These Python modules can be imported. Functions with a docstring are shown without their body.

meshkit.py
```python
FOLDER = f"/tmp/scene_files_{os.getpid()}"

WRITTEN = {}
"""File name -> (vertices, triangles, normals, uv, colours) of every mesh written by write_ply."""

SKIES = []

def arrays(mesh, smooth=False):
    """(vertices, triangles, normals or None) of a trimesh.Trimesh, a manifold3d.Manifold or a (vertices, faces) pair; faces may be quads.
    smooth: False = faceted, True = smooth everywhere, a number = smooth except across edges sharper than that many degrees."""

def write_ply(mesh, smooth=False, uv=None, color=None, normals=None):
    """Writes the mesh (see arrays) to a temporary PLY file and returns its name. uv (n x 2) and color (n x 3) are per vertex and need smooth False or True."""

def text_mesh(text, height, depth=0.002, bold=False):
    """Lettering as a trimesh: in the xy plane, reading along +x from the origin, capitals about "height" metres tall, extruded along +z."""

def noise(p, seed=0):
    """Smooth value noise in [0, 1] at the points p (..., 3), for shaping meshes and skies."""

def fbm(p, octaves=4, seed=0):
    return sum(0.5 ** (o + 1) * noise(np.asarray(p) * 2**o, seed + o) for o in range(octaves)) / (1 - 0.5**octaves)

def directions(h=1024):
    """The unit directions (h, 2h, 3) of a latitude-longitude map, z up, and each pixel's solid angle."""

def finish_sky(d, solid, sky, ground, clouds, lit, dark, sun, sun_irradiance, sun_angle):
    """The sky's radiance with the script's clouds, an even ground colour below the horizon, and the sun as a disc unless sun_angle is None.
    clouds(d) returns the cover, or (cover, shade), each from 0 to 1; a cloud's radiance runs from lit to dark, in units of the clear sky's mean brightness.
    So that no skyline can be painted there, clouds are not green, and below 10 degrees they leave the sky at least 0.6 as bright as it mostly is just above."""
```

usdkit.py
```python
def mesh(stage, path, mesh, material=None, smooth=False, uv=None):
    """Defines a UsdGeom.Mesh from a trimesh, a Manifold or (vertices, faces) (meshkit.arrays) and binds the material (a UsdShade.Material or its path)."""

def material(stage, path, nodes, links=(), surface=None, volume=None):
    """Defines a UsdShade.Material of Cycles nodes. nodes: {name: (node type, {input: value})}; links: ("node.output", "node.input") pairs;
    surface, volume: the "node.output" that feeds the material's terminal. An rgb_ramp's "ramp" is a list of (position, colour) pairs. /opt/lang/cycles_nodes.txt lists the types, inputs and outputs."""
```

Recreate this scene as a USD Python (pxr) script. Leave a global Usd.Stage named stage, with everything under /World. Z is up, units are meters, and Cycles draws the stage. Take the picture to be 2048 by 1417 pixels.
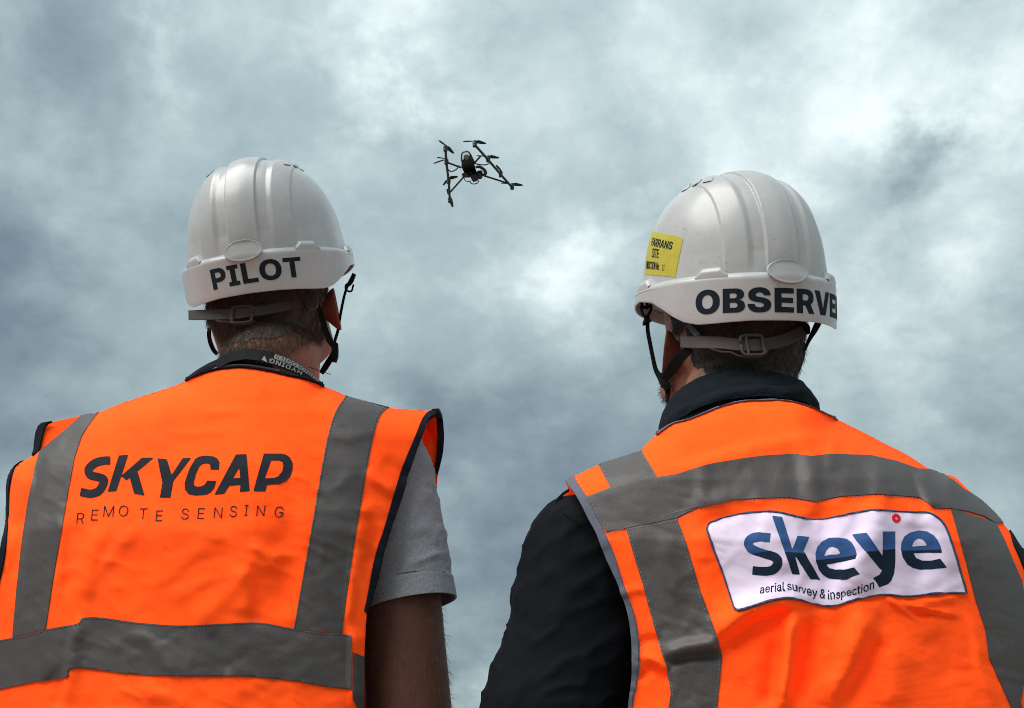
import glob, math, random
import numpy as np
import shapely, trimesh, manifold3d
from shapely.geometry import Polygon, LineString, MultiPolygon, Point
from shapely import affinity
from scipy.spatial import cKDTree
import meshkit, usdkit
from pxr import Gf, Sdf, Usd, UsdGeom, UsdLux, UsdShade, Vt

stage = Usd.Stage.CreateInMemory()
UsdGeom.Xform.Define(stage, '/World')
UsdGeom.Scope.Define(stage, '/World/Looks')
rng = np.random.default_rng(7)

# ------------------------------------------------------------------ camera
EYE = 1.08                                    # lens height above the ground
PITCH = math.radians(26)
FPX = 1773.6                                  # focal length in pixels of a 2048 wide picture (60 degrees across)
EXPOSURE = 2.0
cam = UsdGeom.Camera.Define(stage, '/World/camera')
cam.AddTranslateOp().Set((0, 0, EYE))
cam.AddRotateXOp().Set(90 + 26)
cam.CreateHorizontalApertureAttr(36.0)
cam.CreateFocalLengthAttr(36.0 * FPX / 2048)
cam.CreateClippingRangeAttr((0.05, 5000))
cam.CreateExposureAttr(EXPOSURE)
FW = np.array([0, math.cos(PITCH), math.sin(PITCH)])
UP = np.array([0, -math.sin(PITCH), math.cos(PITCH)])
EYEP = np.array([0, 0, EYE])


def rays(p):
    p = np.asarray(p, float)
    return FW + np.array([1.0, 0, 0]) * ((p[..., :1] - 1024) / FPX) + UP * ((708.5 - p[..., 1:2]) / FPX)


def W(px, py, Y):
    """The point of the vertical plane y = Y that is seen in the direction px, py."""
    d = rays(np.stack([np.asarray(px, float), np.asarray(py, float)], -1))
    return EYEP + d * (np.asarray(Y, float) / d[..., 1])[..., None]


# ------------------------------------------------------------------ sky and sun
SUN_EL, SUN_AZ = math.radians(54), math.radians(232)      # azimuth from +y towards +x: behind and to the left
SKY_STRENGTH, SUN_INTENSITY, SUN_ANGLE = 0.10, 0.24, 50.0
sun_dir = np.array([math.sin(SUN_AZ) * math.cos(SUN_EL), math.cos(SUN_AZ) * math.cos(SUN_EL), math.sin(SUN_EL)])
dome = UsdLux.DomeLight.Define(stage, '/World/sky')
sunl = UsdLux.DistantLight.Define(stage, '/World/sun')
sunl.CreateIntensityAttr(SUN_INTENSITY)
sunl.CreateAngleAttr(SUN_ANGLE)
sunl.CreateNormalizeAttr(True)
sunl.CreateColorAttr((1.0, 0.96, 0.9))
sunl.AddRotateXYZOp().Set((90 - math.degrees(SUN_EL), 0, -math.degrees(SUN_AZ) + 180))
# clouds: bright and dark banks as (px, py, size in px, amount), turned into directions of the sky
BANKS = [(310, 70, 70, .55), (430, 60, 150, .20), (745, 185, 75, .50), (850, 40, 130, .45), (1110, 580, 85, .24), (1200, 530, 75, .26), (1010, 640, 70, .25),
         (1500, 170, 130, .22), (1650, 110, 120, .38), (1940, 60, 130, .55), (1960, 220, 100, .30), (1850, 420, 110, .40), (1270, 420, 60, .40), (1230, 560, 90, .3),
         (1880, 620, 130, .25), (935, 1385, 60, .45), (1330, 120, 100, .25), (1500, 330, 90, .30), (1700, 620, 90, .25), (720, 640, 100, .18), (30, 830, 50, .12),
         (90, 690, 260, -.42), (60, 400, 160, -.15), (240, 270, 150, -.18), (560, 230, 110, -.22), (900, 800, 190, -.30), (830, 480, 140, -.22), (960, 170, 110, -.15),
         (1540, 40, 120, -.22), (1870, 60, 60, -.30), (1785, 262, 55, -1.0), (1010, 960, 150, -.15), (1200, 290, 110, -.18), (620, 60, 90, -.15), (960, 1190, 70, -.12), (880, 1130, 60, .2)]


def sky_material():
    n, l = {}, []
    n['tc'] = ('texture_coordinate', {})
    n['nrm'] = ('vector_math', {'math_type': 'normalize'})
    l.append(('tc.generated', 'nrm.vector1'))
    n['sep'] = ('separate_xyz', {})
    l.append(('nrm.vector', 'sep.vector'))
    # the cloud deck: a plane high above, so that clouds crowd together towards the horizon
    n['zz'] = ('math', {'math_type': 'maximum', 'value2': 0.0})
    n['zd'] = ('math', {'math_type': 'add', 'value2': 0.6})
    n['ux'], n['uy'] = ('math', {'math_type': 'divide'}), ('math', {'math_type': 'divide'})
    n['uv'] = ('combine_xyz', {'z': 0.3})
    l += [('sep.z', 'zz.value1'), ('zz.value', 'zd.value1'), ('sep.x', 'ux.value1'), ('zd.value', 'ux.value2'), ('sep.y', 'uy.value1'), ('zd.value', 'uy.value2'), ('ux.value', 'uv.x'), ('uy.value', 'uv.y')]
    n['big'] = ('noise_texture', {'scale': 2.3, 'detail': 12.0, 'roughness': 0.55, 'distortion': 0.35})
    n['mid'] = ('noise_texture', {'scale': 7.0, 'detail': 8.0, 'roughness': 0.6, 'distortion': 0.3})
    n['warp'] = ('noise_texture', {'scale': 4.0, 'detail': 6.0, 'roughness': 0.62})
    for k in ('big', 'mid', 'warp'):
        l.append(('uv.vector', f'{k}.vector'))
    n['w0'] = ('vector_math', {'math_type': 'subtract', 'vector2': (.5, .5, .5)})
    n['w1'] = ('vector_math', {'math_type': 'scale', 'scale': 0.36})
    n['wd'] = ('vector_math', {'math_type': 'add'})
    l += [('warp.color', 'w0.vector1'), ('w0.vector', 'w1.vector1'), ('nrm.vector', 'wd.vector1'), ('w1.vector', 'wd.vector2')]
    n['b0'] = ('math', {'math_type': 'multiply_add', 'value2': 0.80, 'value3': -0.40 + 0.455})
    n['m0'] = ('math', {'math_type': 'multiply_add', 'value2': 0.34, 'value3': -0.17})
    n['s00'] = ('math', {'math_type': 'add'})
    n['edge'] = ('map_range', {'range_type': 'smoothstep', 'from_min': .44, 'from_max': .57, 'to_min': -.095, 'to_max': .095})
    n['s02'] = ('math', {'math_type': 'add'})
    l += [('big.fac', 'edge.value'), ('edge.result', 's02.value1'), ('s00.value', 's02.value2')]
    l += [('big.fac', 'b0.value1'), ('mid.fac', 'm0.value1'), ('b0.value', 's00.value1'), ('m0.value', 's00.value2')]
    # billows: rounded puffs that meet in darker creases, and finer shreds on them
    n['bil'] = ('noise_texture', {'scale': 5.5, 'detail': 5.0, 'roughness': 0.5, 'distortion': 0.15})
    n['bc'] = ('math', {'math_type': 'multiply_add', 'value2': 2.0, 'value3': -1.0})
    n['ba'] = ('math', {'math_type': 'absolute'})
    n['bp'] = ('math', {'math_type': 'power', 'value2': 1.35})
    n['bm'] = ('math', {'math_type': 'multiply_add', 'value2': 0.55, 'value3': -0.06})
    n['s01'] = ('math', {'math_type': 'add'})
    n['fin'] = ('noise_texture', {'scale': 24.0, 'detail': 8.0, 'roughness': 0.62, 'distortion': 0.4})
    n['fm'] = ('math', {'math_type': 'multiply_add', 'value2': 0.30, 'value3': -0.15})
    n['s0'] = ('math', {'math_type': 'add'})
    l += [('uv.vector', 'bil.vector'), ('uv.vector', 'fin.vector'), ('bil.fac', 'bc.value1'), ('bc.value', 'ba.value1'), ('ba.value', 'bp.value1'), ('bp.value', 'bm.value1'), ('s02.value', 's01.value1'), ('bm.value', 's01.value2'),
          ('fin.fac', 'fm.value1'), ('s01.value', 's0.value1'), ('fm.value', 's0.value2')]
    last = 's0.value'
    for i, (px, py, size, amt) in enumerate(BANKS):
        d = rays((px, py))
        d = d / np.linalg.norm(d)
        n[f'd{i}'] = ('vector_math', {'math_type': 'distance', 'vector2': tuple(d)})
        n[f'q{i}'] = ('math', {'math_type': 'multiply', 'value2': FPX / size * 0.80})
        n[f'r{i}'] = ('math', {'math_type': 'power', 'value2': 2.0})
        n[f'e{i}'] = ('math', {'math_type': 'power', 'value1': 0.37})
        n[f'a{i}'] = ('math', {'math_type': 'multiply_add', 'value2': amt * (0.62 if amt > 0 else 0.52)})
        l += [('wd.vector', f'd{i}.vector1'), (f'd{i}.value', f'q{i}.value1'), (f'q{i}.value', f'r{i}.value1'), (f'r{i}.value', f'e{i}.value2'), (f'e{i}.value', f'a{i}.value1'), (last, f'a{i}.value3')]
        last = f'a{i}.value'
    n['ramp'] = ('rgb_ramp', {'ramp': [(0.0, (.15, .20, .245)), (.22, (.22, .288, .325)), (.42, (.29, .378, .408)), (.58, (.365, .462, .488)), (.78, (.515, .615, .632)), (1.0, (.76, .85, .86))]})
    l.append((last, 'ramp.fac'))
    # an overcast sky is brighter overhead than low down
    n['lum'] = ('map_range', {'from_min': 0.0, 'from_max': 1.0, 'to_min': 1.0, 'to_max': 1.40, 'clamp': True})
    l.append(('sep.z', 'lum.value'))
    n['lit'] = ('vector_math', {'math_type': 'scale'})
    l += [('ramp.color', 'lit.vector1'), ('lum.result', 'lit.scale')]
    n['gain'] = ('vector_math', {'math_type': 'scale', 'scale': 1.0 / SKY_STRENGTH / 2 ** EXPOSURE})
    l.append(('lit.vector', 'gain.vector1'))
    n['sky'] = ('sky_texture', {'sky_type': 'single_scattering', 'sun_disc': False, 'sun_elevation': SUN_EL, 'sun_rotation': SUN_AZ})
    n['mix'] = ('mix_color', {'blend_type': 'mix', 'fac': 0.985, 'use_clamp': False})
    l += [('sky.color', 'mix.a'), ('gain.vector', 'mix.b')]
    n['bg'] = ('background_shader', {'strength': SKY_STRENGTH})
    l.append(('mix.result', 'bg.color'))
    return usdkit.material(stage, '/World/Looks/sky', n, l, surface='bg.background')


UsdShade.MaterialBindingAPI.Apply(dome.GetPrim()).Bind(sky_material())


# ------------------------------------------------------------------ materials
def mat(name, color, rough=0.6, vary=0.0, vscale=20.0, bump=0.0, bscale=200.0, bdist=0.002, dark=None, **extra):
    n = {'p': ('principled_bsdf', {'base_color': color, 'roughness': rough, **extra}), 'tc': ('geometry', {})}
    l = []
    if vary:
        n['n'] = ('noise_texture', {'scale': vscale, 'detail': 5.0, 'roughness': 0.6})
        d = dark or tuple(c * (1 - vary) for c in color)
        n['r'] = ('rgb_ramp', {'ramp': [(.3, d), (.7, color)]})
        l += [('tc.position', 'n.vector'), ('n.fac', 'r.fac'), ('r.color', 'p.base_color')]
    if bump:
        n['bn'] = ('noise_texture', {'scale': bscale, 'detail': 3.0, 'roughness': 0.6})
        n['b'] = ('bump', {'strength': bump, 'distance': bdist})
        l += [('tc.position', 'bn.vector'), ('bn.fac', 'b.height'), ('b.normal', 'p.normal')]
    return usdkit.material(stage, f'/World/Looks/{name}', n, l, surface='p.BSDF')


M = {}
M['orange'] = usdkit.material(stage, '/World/Looks/orange_fabric', {
    'g': ('geometry', {}), 'n': ('noise_texture', {'scale': 14.0, 'detail': 5.0, 'roughness': .6}), 'r': ('rgb_ramp', {'ramp': [(.3, (1.60, .128, .015)), (.7, (1.75, .158, .018))]}),
    'wv': ('wave_texture', {'wave_type': 'bands', 'bands_direction': 'x', 'scale': 330.0, 'distortion': 3.0, 'detail': 2.0, 'detail_scale': 2.0}), 'wh': ('wave_texture', {'wave_type': 'bands', 'bands_direction': 'z', 'scale': 330.0, 'distortion': 3.0, 'detail': 2.0, 'detail_scale': 2.0}),
    'ws': ('math', {'math_type': 'add'}), 'tn': ('noise_texture', {'scale': 650.0, 'detail': 3.0, 'roughness': .7}), 'tr': ('rgb_ramp', {'ramp': [(.3, (.86, .82, .80)), (.7, (1.0, 1.0, 1.0))]}), 'm': ('mix_color', {'blend_type': 'multiply', 'fac': 1.0, 'use_clamp': False}),
    'b': ('bump', {'strength': .22, 'distance': .0008}), 'b2': ('bump', {'strength': .12, 'distance': .001}), 'cr': ('noise_texture', {'scale': 120.0, 'detail': 6.0, 'roughness': .7}),
    'p': ('principled_bsdf', {'roughness': .85, 'specular_ior_level': .08})},
    [('g.position', 'n.vector'), ('g.position', 'wv.vector'), ('g.position', 'wh.vector'), ('g.position', 'tn.vector'), ('g.position', 'cr.vector'), ('n.fac', 'r.fac'), ('tn.fac', 'tr.fac'), ('r.color', 'm.a'), ('tr.color', 'm.b'), ('m.result', 'p.base_color'),
     ('wv.fac', 'ws.value1'), ('wh.fac', 'ws.value2'), ('ws.value', 'b.height'), ('cr.fac', 'b2.height'), ('b.normal', 'b2.normal'), ('b2.normal', 'p.normal')], surface='p.BSDF')
M['tape'] = usdkit.material(stage, '/World/Looks/reflective_tape', {
    'g': ('geometry', {}), 'n': ('noise_texture', {'scale': 10.0, 'detail': 7.0, 'roughness': .65, 'distortion': .6}), 'r': ('rgb_ramp', {'ramp': [(.3, (.080, .072, .072)), (.7, (.108, .100, .100))]}),
    'v': ('voronoi_texture', {'scale': 700.0}), 'vr': ('rgb_ramp', {'ramp': [(0, (1, 1, 1)), (.7, (.74, .74, .74))]}), 'm': ('mix_color', {'blend_type': 'multiply', 'fac': .8}), 'b': ('bump', {'strength': .2, 'distance': .0006}),
    'p': ('principled_bsdf', {'roughness': .5, 'specular_ior_level': .3})},
    [('g.position', 'n.vector'), ('g.position', 'v.vector'), ('n.fac', 'r.fac'), ('v.distance', 'vr.fac'), ('r.color', 'm.a'), ('vr.color', 'm.b'), ('m.result', 'p.base_color'), ('v.distance', 'b.height'), ('b.normal', 'p.normal')], surface='p.BSDF')
M['binding'] = mat('black_binding', (.010, .014, .022), .85, .2, 200, .3, 900, .001, specular_ior_level=.1)
M['grey_binding'] = mat('grey_blue_binding', (.11, .125, .17), .8, .2, 200, .3, 900, .001)
M['print'] = mat('black_print', (.018, .022, .032), .8, .15, 150, .1, 500, .001, specular_ior_level=.15)
M['shell'] = usdkit.material(stage, '/World/Looks/white_helmet_plastic', {
    'g': ('geometry', {}), 'n': ('noise_texture', {'scale': 26.0, 'detail': 6.0, 'roughness': .65}), 'r': ('rgb_ramp', {'ramp': [(.3, (.43, .44, .445)), (.65, (.485, .495, .50))]}),
    'd': ('noise_texture', {'scale': 210.0, 'detail': 2.0}), 'dr': ('rgb_ramp', {'ramp': [(.70, (1, 1, 1)), (.76, (.60, .58, .55))]}), 'm': ('mix_color', {'blend_type': 'multiply', 'fac': .8}),
    'rr': ('map_range', {'from_min': .3, 'from_max': .7, 'to_min': .22, 'to_max': .34}), 'bn': ('noise_texture', {'scale': 70.0, 'detail': 4.0}), 'b': ('bump', {'strength': .05, 'distance': .002}),
    'p': ('principled_bsdf', {'specular_ior_level': .45})},
    [('g.position', 'n.vector'), ('g.position', 'd.vector'), ('g.position', 'bn.vector'), ('n.fac', 'r.fac'), ('d.fac', 'dr.fac'), ('r.color', 'm.a'), ('dr.color', 'm.b'), ('m.result', 'p.base_color'), ('n.fac', 'rr.value'), ('rr.result', 'p.roughness'),
     ('bn.fac', 'b.height'), ('b.normal', 'p.normal')], surface='p.BSDF')
M['decal'] = mat('helmet_lettering', (.010, .017, .028), .7, .1, 200, specular_ior_level=.15)
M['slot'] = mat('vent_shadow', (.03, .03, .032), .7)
M['yellow'] = mat('yellow_sticker', (.52, .45, .035), .45, .12, 60, .2, 60, .003)
M['plastic'] = mat('grey_harness_plastic', (.075, .062, .062), .6, .15, 80, specular_ior_level=.2)
M['webbing'] = mat('black_webbing', (.009, .011, .014), .85, .2, 300, .3, 900, .001, specular_ior_level=.15)
M['skin'] = mat('skin', (.36, .16, .105), .55, .22, 45, .25, 260, .0015, subsurface_weight=.15, subsurface_scale=.006, subsurface_radius=(1, .35, .2))
M['skin_by_height'] = usdkit.material(stage, '/World/Looks/height_graded_skin', {  # skin colour graded by height: darker down the arms than at the neck
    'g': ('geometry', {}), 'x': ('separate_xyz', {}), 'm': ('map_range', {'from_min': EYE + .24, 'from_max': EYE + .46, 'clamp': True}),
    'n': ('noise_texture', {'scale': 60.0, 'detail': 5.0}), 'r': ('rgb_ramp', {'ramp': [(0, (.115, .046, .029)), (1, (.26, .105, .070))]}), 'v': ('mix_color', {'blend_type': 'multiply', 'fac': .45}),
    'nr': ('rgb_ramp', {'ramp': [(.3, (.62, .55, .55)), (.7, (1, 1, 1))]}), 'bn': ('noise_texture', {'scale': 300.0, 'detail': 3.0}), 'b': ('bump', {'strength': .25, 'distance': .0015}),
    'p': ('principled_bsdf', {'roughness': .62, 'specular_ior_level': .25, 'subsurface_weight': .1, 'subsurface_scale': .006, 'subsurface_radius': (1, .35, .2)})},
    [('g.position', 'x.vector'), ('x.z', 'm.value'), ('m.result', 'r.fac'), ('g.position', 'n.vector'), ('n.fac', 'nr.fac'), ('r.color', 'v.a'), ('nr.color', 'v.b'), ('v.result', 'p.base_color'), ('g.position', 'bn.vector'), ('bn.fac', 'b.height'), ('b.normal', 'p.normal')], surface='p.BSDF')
M['ear'] = mat('ear_skin', (.24, .095, .072), .65, .2, 90, .2, 200, .002, specular_ior_level=.2)
M['polo'] = mat('grey_polo_knit', (.34, .355, .39), .9, .38, 420, .5, 700, .0015, specular_ior_level=.1)
M['collar'] = mat('dark_collar_knit', (.014, .017, .026), .9, .2, 300, .4, 900, .001, specular_ior_level=.1)
M['jacket'] = mat('black_jacket', (.0045, .0065, .0095), .85, .25, 20, .3, 600, .0015, specular_ior_level=.12)
M['fleece'] = mat('dark_fleece', (.011, .016, .022), .95, .3, 120, .6, 420, .003, specular_ior_level=.1)
M['white_trim'] = mat('pale_trim', (.55, .55, .6), .7)
M['silver_print'] = mat('silver_print', (.26, .26, .25), .5)
M['patch'] = mat('lilac_white_patch', (.84, .71, .91), .9, .05, 60, .1, 500, .001, specular_ior_level=.1)
M['patch_edge'] = mat('navy_stitched_edge', (.05, .06, .12), .75, .2, 300, .3, 900, .001)
M['blue_print'] = mat('blue_print', (.04, .10, .27), .85, specular_ior_level=.1)
M['navy_print'] = mat('navy_print', (.012, .025, .05), .85, specular_ior_level=.1)
M['red_print'] = mat('red_print', (.70, .02, .03), .85, specular_ior_level=.1)
M['thread'] = mat('grey_thread', (.20, .205, .23), .8)
M['trousers'] = mat('dark_trousers', (.03, .035, .05), .85, .2, 40)
M['boot'] = mat('black_boot', (.02, .018, .016), .5, .2, 60)
M['drone'] = mat('black_drone_carbon', (.013, .017, .02), .45, .2, 60)
M['drone_grey'] = mat('grey_drone_plastic', (.16, .17, .18), .45)
M['drone_pale'] = mat('pale_drone_part', (.55, .55, .53), .4)
M['ground'] = mat('worn_ground', (.27, .21, .165), .9, .5, 3, .5, 30, .02)


def hair_mat(name, color):
    n = {'h': ('principled_bsdf', {'base_color': color, 'roughness': .5, 'specular_ior_level': .4})}
    return usdkit.material(stage, f'/World/Looks/{name}', n, [], surface='h.BSDF')


M['hair_brown'] = hair_mat('brown_grey_hair', (.085, .052, .030))
M['hair_dark'] = hair_mat('dark_hair', (.022, .019, .017))
M['hair_body'] = hair_mat('arm_hair', (.10, .06, .04))
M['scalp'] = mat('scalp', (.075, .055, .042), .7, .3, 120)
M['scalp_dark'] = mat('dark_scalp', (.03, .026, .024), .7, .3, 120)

# ------------------------------------------------------------------ helpers for prims
used = {}


def numbered(path):
    k = used.get(path, 0)
    used[path] = k + 1
    return path if k == 0 else f'{path}_{k:03d}'


def tag(prim, label=None, cat=None, group=None, kind=None):
    for k, v in (('label', label), ('category', cat), ('group', group), ('kind', kind)):
        if v:
            prim.SetCustomDataByKey(k, v)
    return prim


def thing(name, label, cat, loc=(0, 0, 0), group=None):
    x = UsdGeom.Xform.Define(stage, numbered('/World/' + name))
    x.AddTranslateOp().Set(tuple(map(float, loc)))
    tag(x.GetPrim(), label, cat, group)
    x.loc = np.array(loc, float)
    return x


BASE = {}


def obj(name, mesh, m, parent=None, smooth=40, label=None):
    """One Mesh prim; world coordinates are taken relative to the thing that holds it."""
    root = parent.GetPath().pathString if parent is not None else '/World'
    v, f, nn = meshkit.arrays(mesh, smooth)
    base = BASE.get('/'.join(root.split('/')[:3]), np.zeros(3))
    path = numbered(root + '/' + name)
    g = UsdGeom.Mesh.Define(stage, path)
    g.CreatePointsAttr(Vt.Vec3fArray.FromNumpy((v - base).astype(np.float32)))
    g.CreateFaceVertexCountsAttr(Vt.IntArray.FromNumpy(np.full(len(f), 3, np.int32)))
    g.CreateFaceVertexIndicesAttr(Vt.IntArray.FromNumpy(f.astype(np.int32).ravel()))
    g.CreateSubdivisionSchemeAttr('none')
    if nn is not None:
        g.CreateNormalsAttr(Vt.Vec3fArray.FromNumpy(nn.astype(np.float32)))
        g.SetNormalsInterpolation('vertex')
    UsdShade.MaterialBindingAPI.Apply(g.GetPrim()).Bind(M[m])
    if label:
        tag(g.GetPrim(), label)
    return g.GetPrim()


def holder(name, label, cat, loc, group=None):
    x = thing(name, label, cat, loc, group)
    BASE[x.GetPath().pathString] = np.array(loc, float)
    return x.GetPrim()


def objs(name, ms, m, parent):
    for mm in ms:
        obj(name, mm, m, parent)


def curves(name, strands, widths, m, parent):
    """Hair: strands is (n, k, 3)."""
    root = parent.GetPath().pathString
    base = BASE.get('/'.join(root.split('/')[:3]), np.zeros(3))
    c = UsdGeom.BasisCurves.Define(stage, numbered(root + '/' + name))
    n, k, _ = strands.shape
    c.CreateTypeAttr('linear')
    c.CreatePointsAttr(Vt.Vec3fArray.FromNumpy((strands.reshape(-1, 3) - base).astype(np.float32)))
    c.CreateCurveVertexCountsAttr(Vt.IntArray.FromNumpy(np.full(n, k, np.int32)))
    c.CreateWidthsAttr(Vt.FloatArray.FromNumpy(np.tile(np.asarray(widths, np.float32), n)))
    c.SetWidthsInterpolation('vertex')
    UsdShade.MaterialBindingAPI.Apply(c.GetPrim()).Bind(M[m])
    return c.GetPrim()


# ------------------------------------------------------------------ helpers for shapes
def cat(ms):
    return trimesh.util.concatenate([m if isinstance(m, trimesh.Trimesh) else trimesh.Trimesh(*m, process=False) for m in ms])


def smooth_line(p, n=8):
    """A Catmull-Rom curve through the points, n steps a span."""
    p = np.asarray(p, float)
    q = np.vstack([2 * p[0] - p[1], p, 2 * p[-1] - p[-2]])
    t = np.linspace(0, 1, n, endpoint=False)[:, None]
    out = []
    for i in range(len(p) - 1):
        a, b, c, d = q[i:i + 4]
        out.append(.5 * (2 * b + (c - a) * t + (2 * a - 5 * b + 4 * c - d) * t ** 2 + (3 * b - a - 3 * c + d) * t ** 3))
    return np.vstack(out + [p[-1:]])


def grid_patch(poly, step):
    """Triangulates a polygon on a grid, with its outline kept."""
    poly = shapely.make_valid(poly)
    x0, y0, x1, y1 = poly.bounds
    xs, ys = np.meshgrid(np.arange(math.floor(x0 / step), math.ceil(x1 / step)) * step, np.arange(math.floor(y0 / step), math.ceil(y1 / step)) * step)
    xs, ys = xs.ravel(), ys.ravel()
    cells = shapely.box(xs, ys, xs + step, ys + step)
    shapely.prepare(poly)
    inside = shapely.contains(poly, cells)
    edge = shapely.intersects(poly, cells) & ~inside
    x, y = xs[inside], ys[inside]
    V = np.stack([np.stack([x, y], -1), np.stack([x + step, y], -1), np.stack([x + step, y + step], -1), np.stack([x, y + step], -1)], 1).reshape(-1, 2)
    k = np.arange(len(x))[:, None] * 4
    Fs = [np.hstack([k, k + 1, k + 2]), np.hstack([k, k + 2, k + 3])]
    Vs, at = [V], len(V)
    for g in shapely.intersection(poly, cells[edge]):
        for q in getattr(g, 'geoms', [g]):
            if q.geom_type != 'Polygon' or q.area < 1e-7 * step * step:
                continue
            if len(q.interiors) == 0 and len(q.exterior.coords) == 4:
                v, f = np.array(q.exterior.coords)[:3], np.array([[0, 1, 2]])
            else:
                v, f = trimesh.creation.triangulate_polygon(q, engine='earcut')
            if len(f) == 0:
                continue
            Vs.append(v)
            Fs.append(f + at)
            at += len(v)
    V, Fa = np.vstack(Vs), np.vstack(Fs)
    key = np.round(V / (step * 1e-4)).astype(np.int64)
    _, first, inv = np.unique(key, axis=0, return_index=True, return_inverse=True)
    Fa = inv.ravel()[Fa]
    V = V[first]
    Fa = Fa[(Fa[:, 0] != Fa[:, 1]) & (Fa[:, 1] != Fa[:, 2]) & (Fa[:, 2] != Fa[:, 0])]
    a, b, c = V[Fa[:, 0]], V[Fa[:, 1]], V[Fa[:, 2]]
    s = (b[:, 0] - a[:, 0]) * (c[:, 1] - a[:, 1]) - (b[:, 1] - a[:, 1]) * (c[:, 0] - a[:, 0])
    Fa = Fa[np.abs(s) > 1e-9]
    s = s[np.abs(s) > 1e-9]
    Fa[s < 0] = Fa[s < 0][:, ::-1]
    return V, Fa


def boundary(f):
    e = np.vstack([f[:, [0, 1]], f[:, [1, 2]], f[:, [2, 0]]])
    code = e[:, 0].astype(np.int64) * (f.max() + 1) + e[:, 1]
    back = e[:, 1].astype(np.int64) * (f.max() + 1) + e[:, 0]
    return e[~np.isin(code, back)]


class Surf:
    """A surface given by its distance Y along the rays of a picture plane: y = depth(px, py)."""

    def __init__(self, depth):
        self.depth = depth

    def __call__(self, p):
        return W(p[:, 0], p[:, 1], self.depth(p[:, 0], p[:, 1]))

    def normal(self, p):
        e = 1.5
        dx = self(p + [e, 0]) - self(p - [e, 0])
        dy = self(p + [0, e]) - self(p - [0, e])
        n = np.cross(dx, dy)
        n /= np.linalg.norm(n, axis=1, keepdims=True)
        toward = EYEP - self(p)
        n[(n * toward).sum(1) < 0] *= -1
        return n


def sheet(surf, poly, step, t1, t0=None, back=False):
    """A piece of cloth or print that lies on surf: its face t1 above it, its edge reaching down to t0."""
    if isinstance(poly, (list, np.ndarray)):
        poly = Polygon(poly).buffer(0)
    v, f = grid_patch(poly, step)
    f = f[:, ::-1]                        # picture y runs down
    P, n = surf(v), surf.normal(v)
    top = P + n * t1
    # orient towards the lens
    t = top[f[0]]
    c = sum(np.dot(np.cross(top[a[1]] - top[a[0]], top[a[2]] - top[a[0]]), EYEP - top[a[0]]) for a in f[:: max(1, len(f) // 50)])
    if c < 0:
        f = f[:, ::-1]
    if t0 is None:
        return trimesh.Trimesh(top, f, process=False)
    low = P + n * t0
    e = boundary(f)
    N = len(v)
    walls = np.vstack([np.stack([e[:, 1], e[:, 0], e[:, 0] + N], -1), np.stack([e[:, 1], e[:, 0] + N, e[:, 1] + N], -1)])
    fs = [f, walls] + ([f[:, ::-1] + N] if back else [])
    return trimesh.Trimesh(np.vstack([top, low]), np.vstack(fs), process=False)


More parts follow.
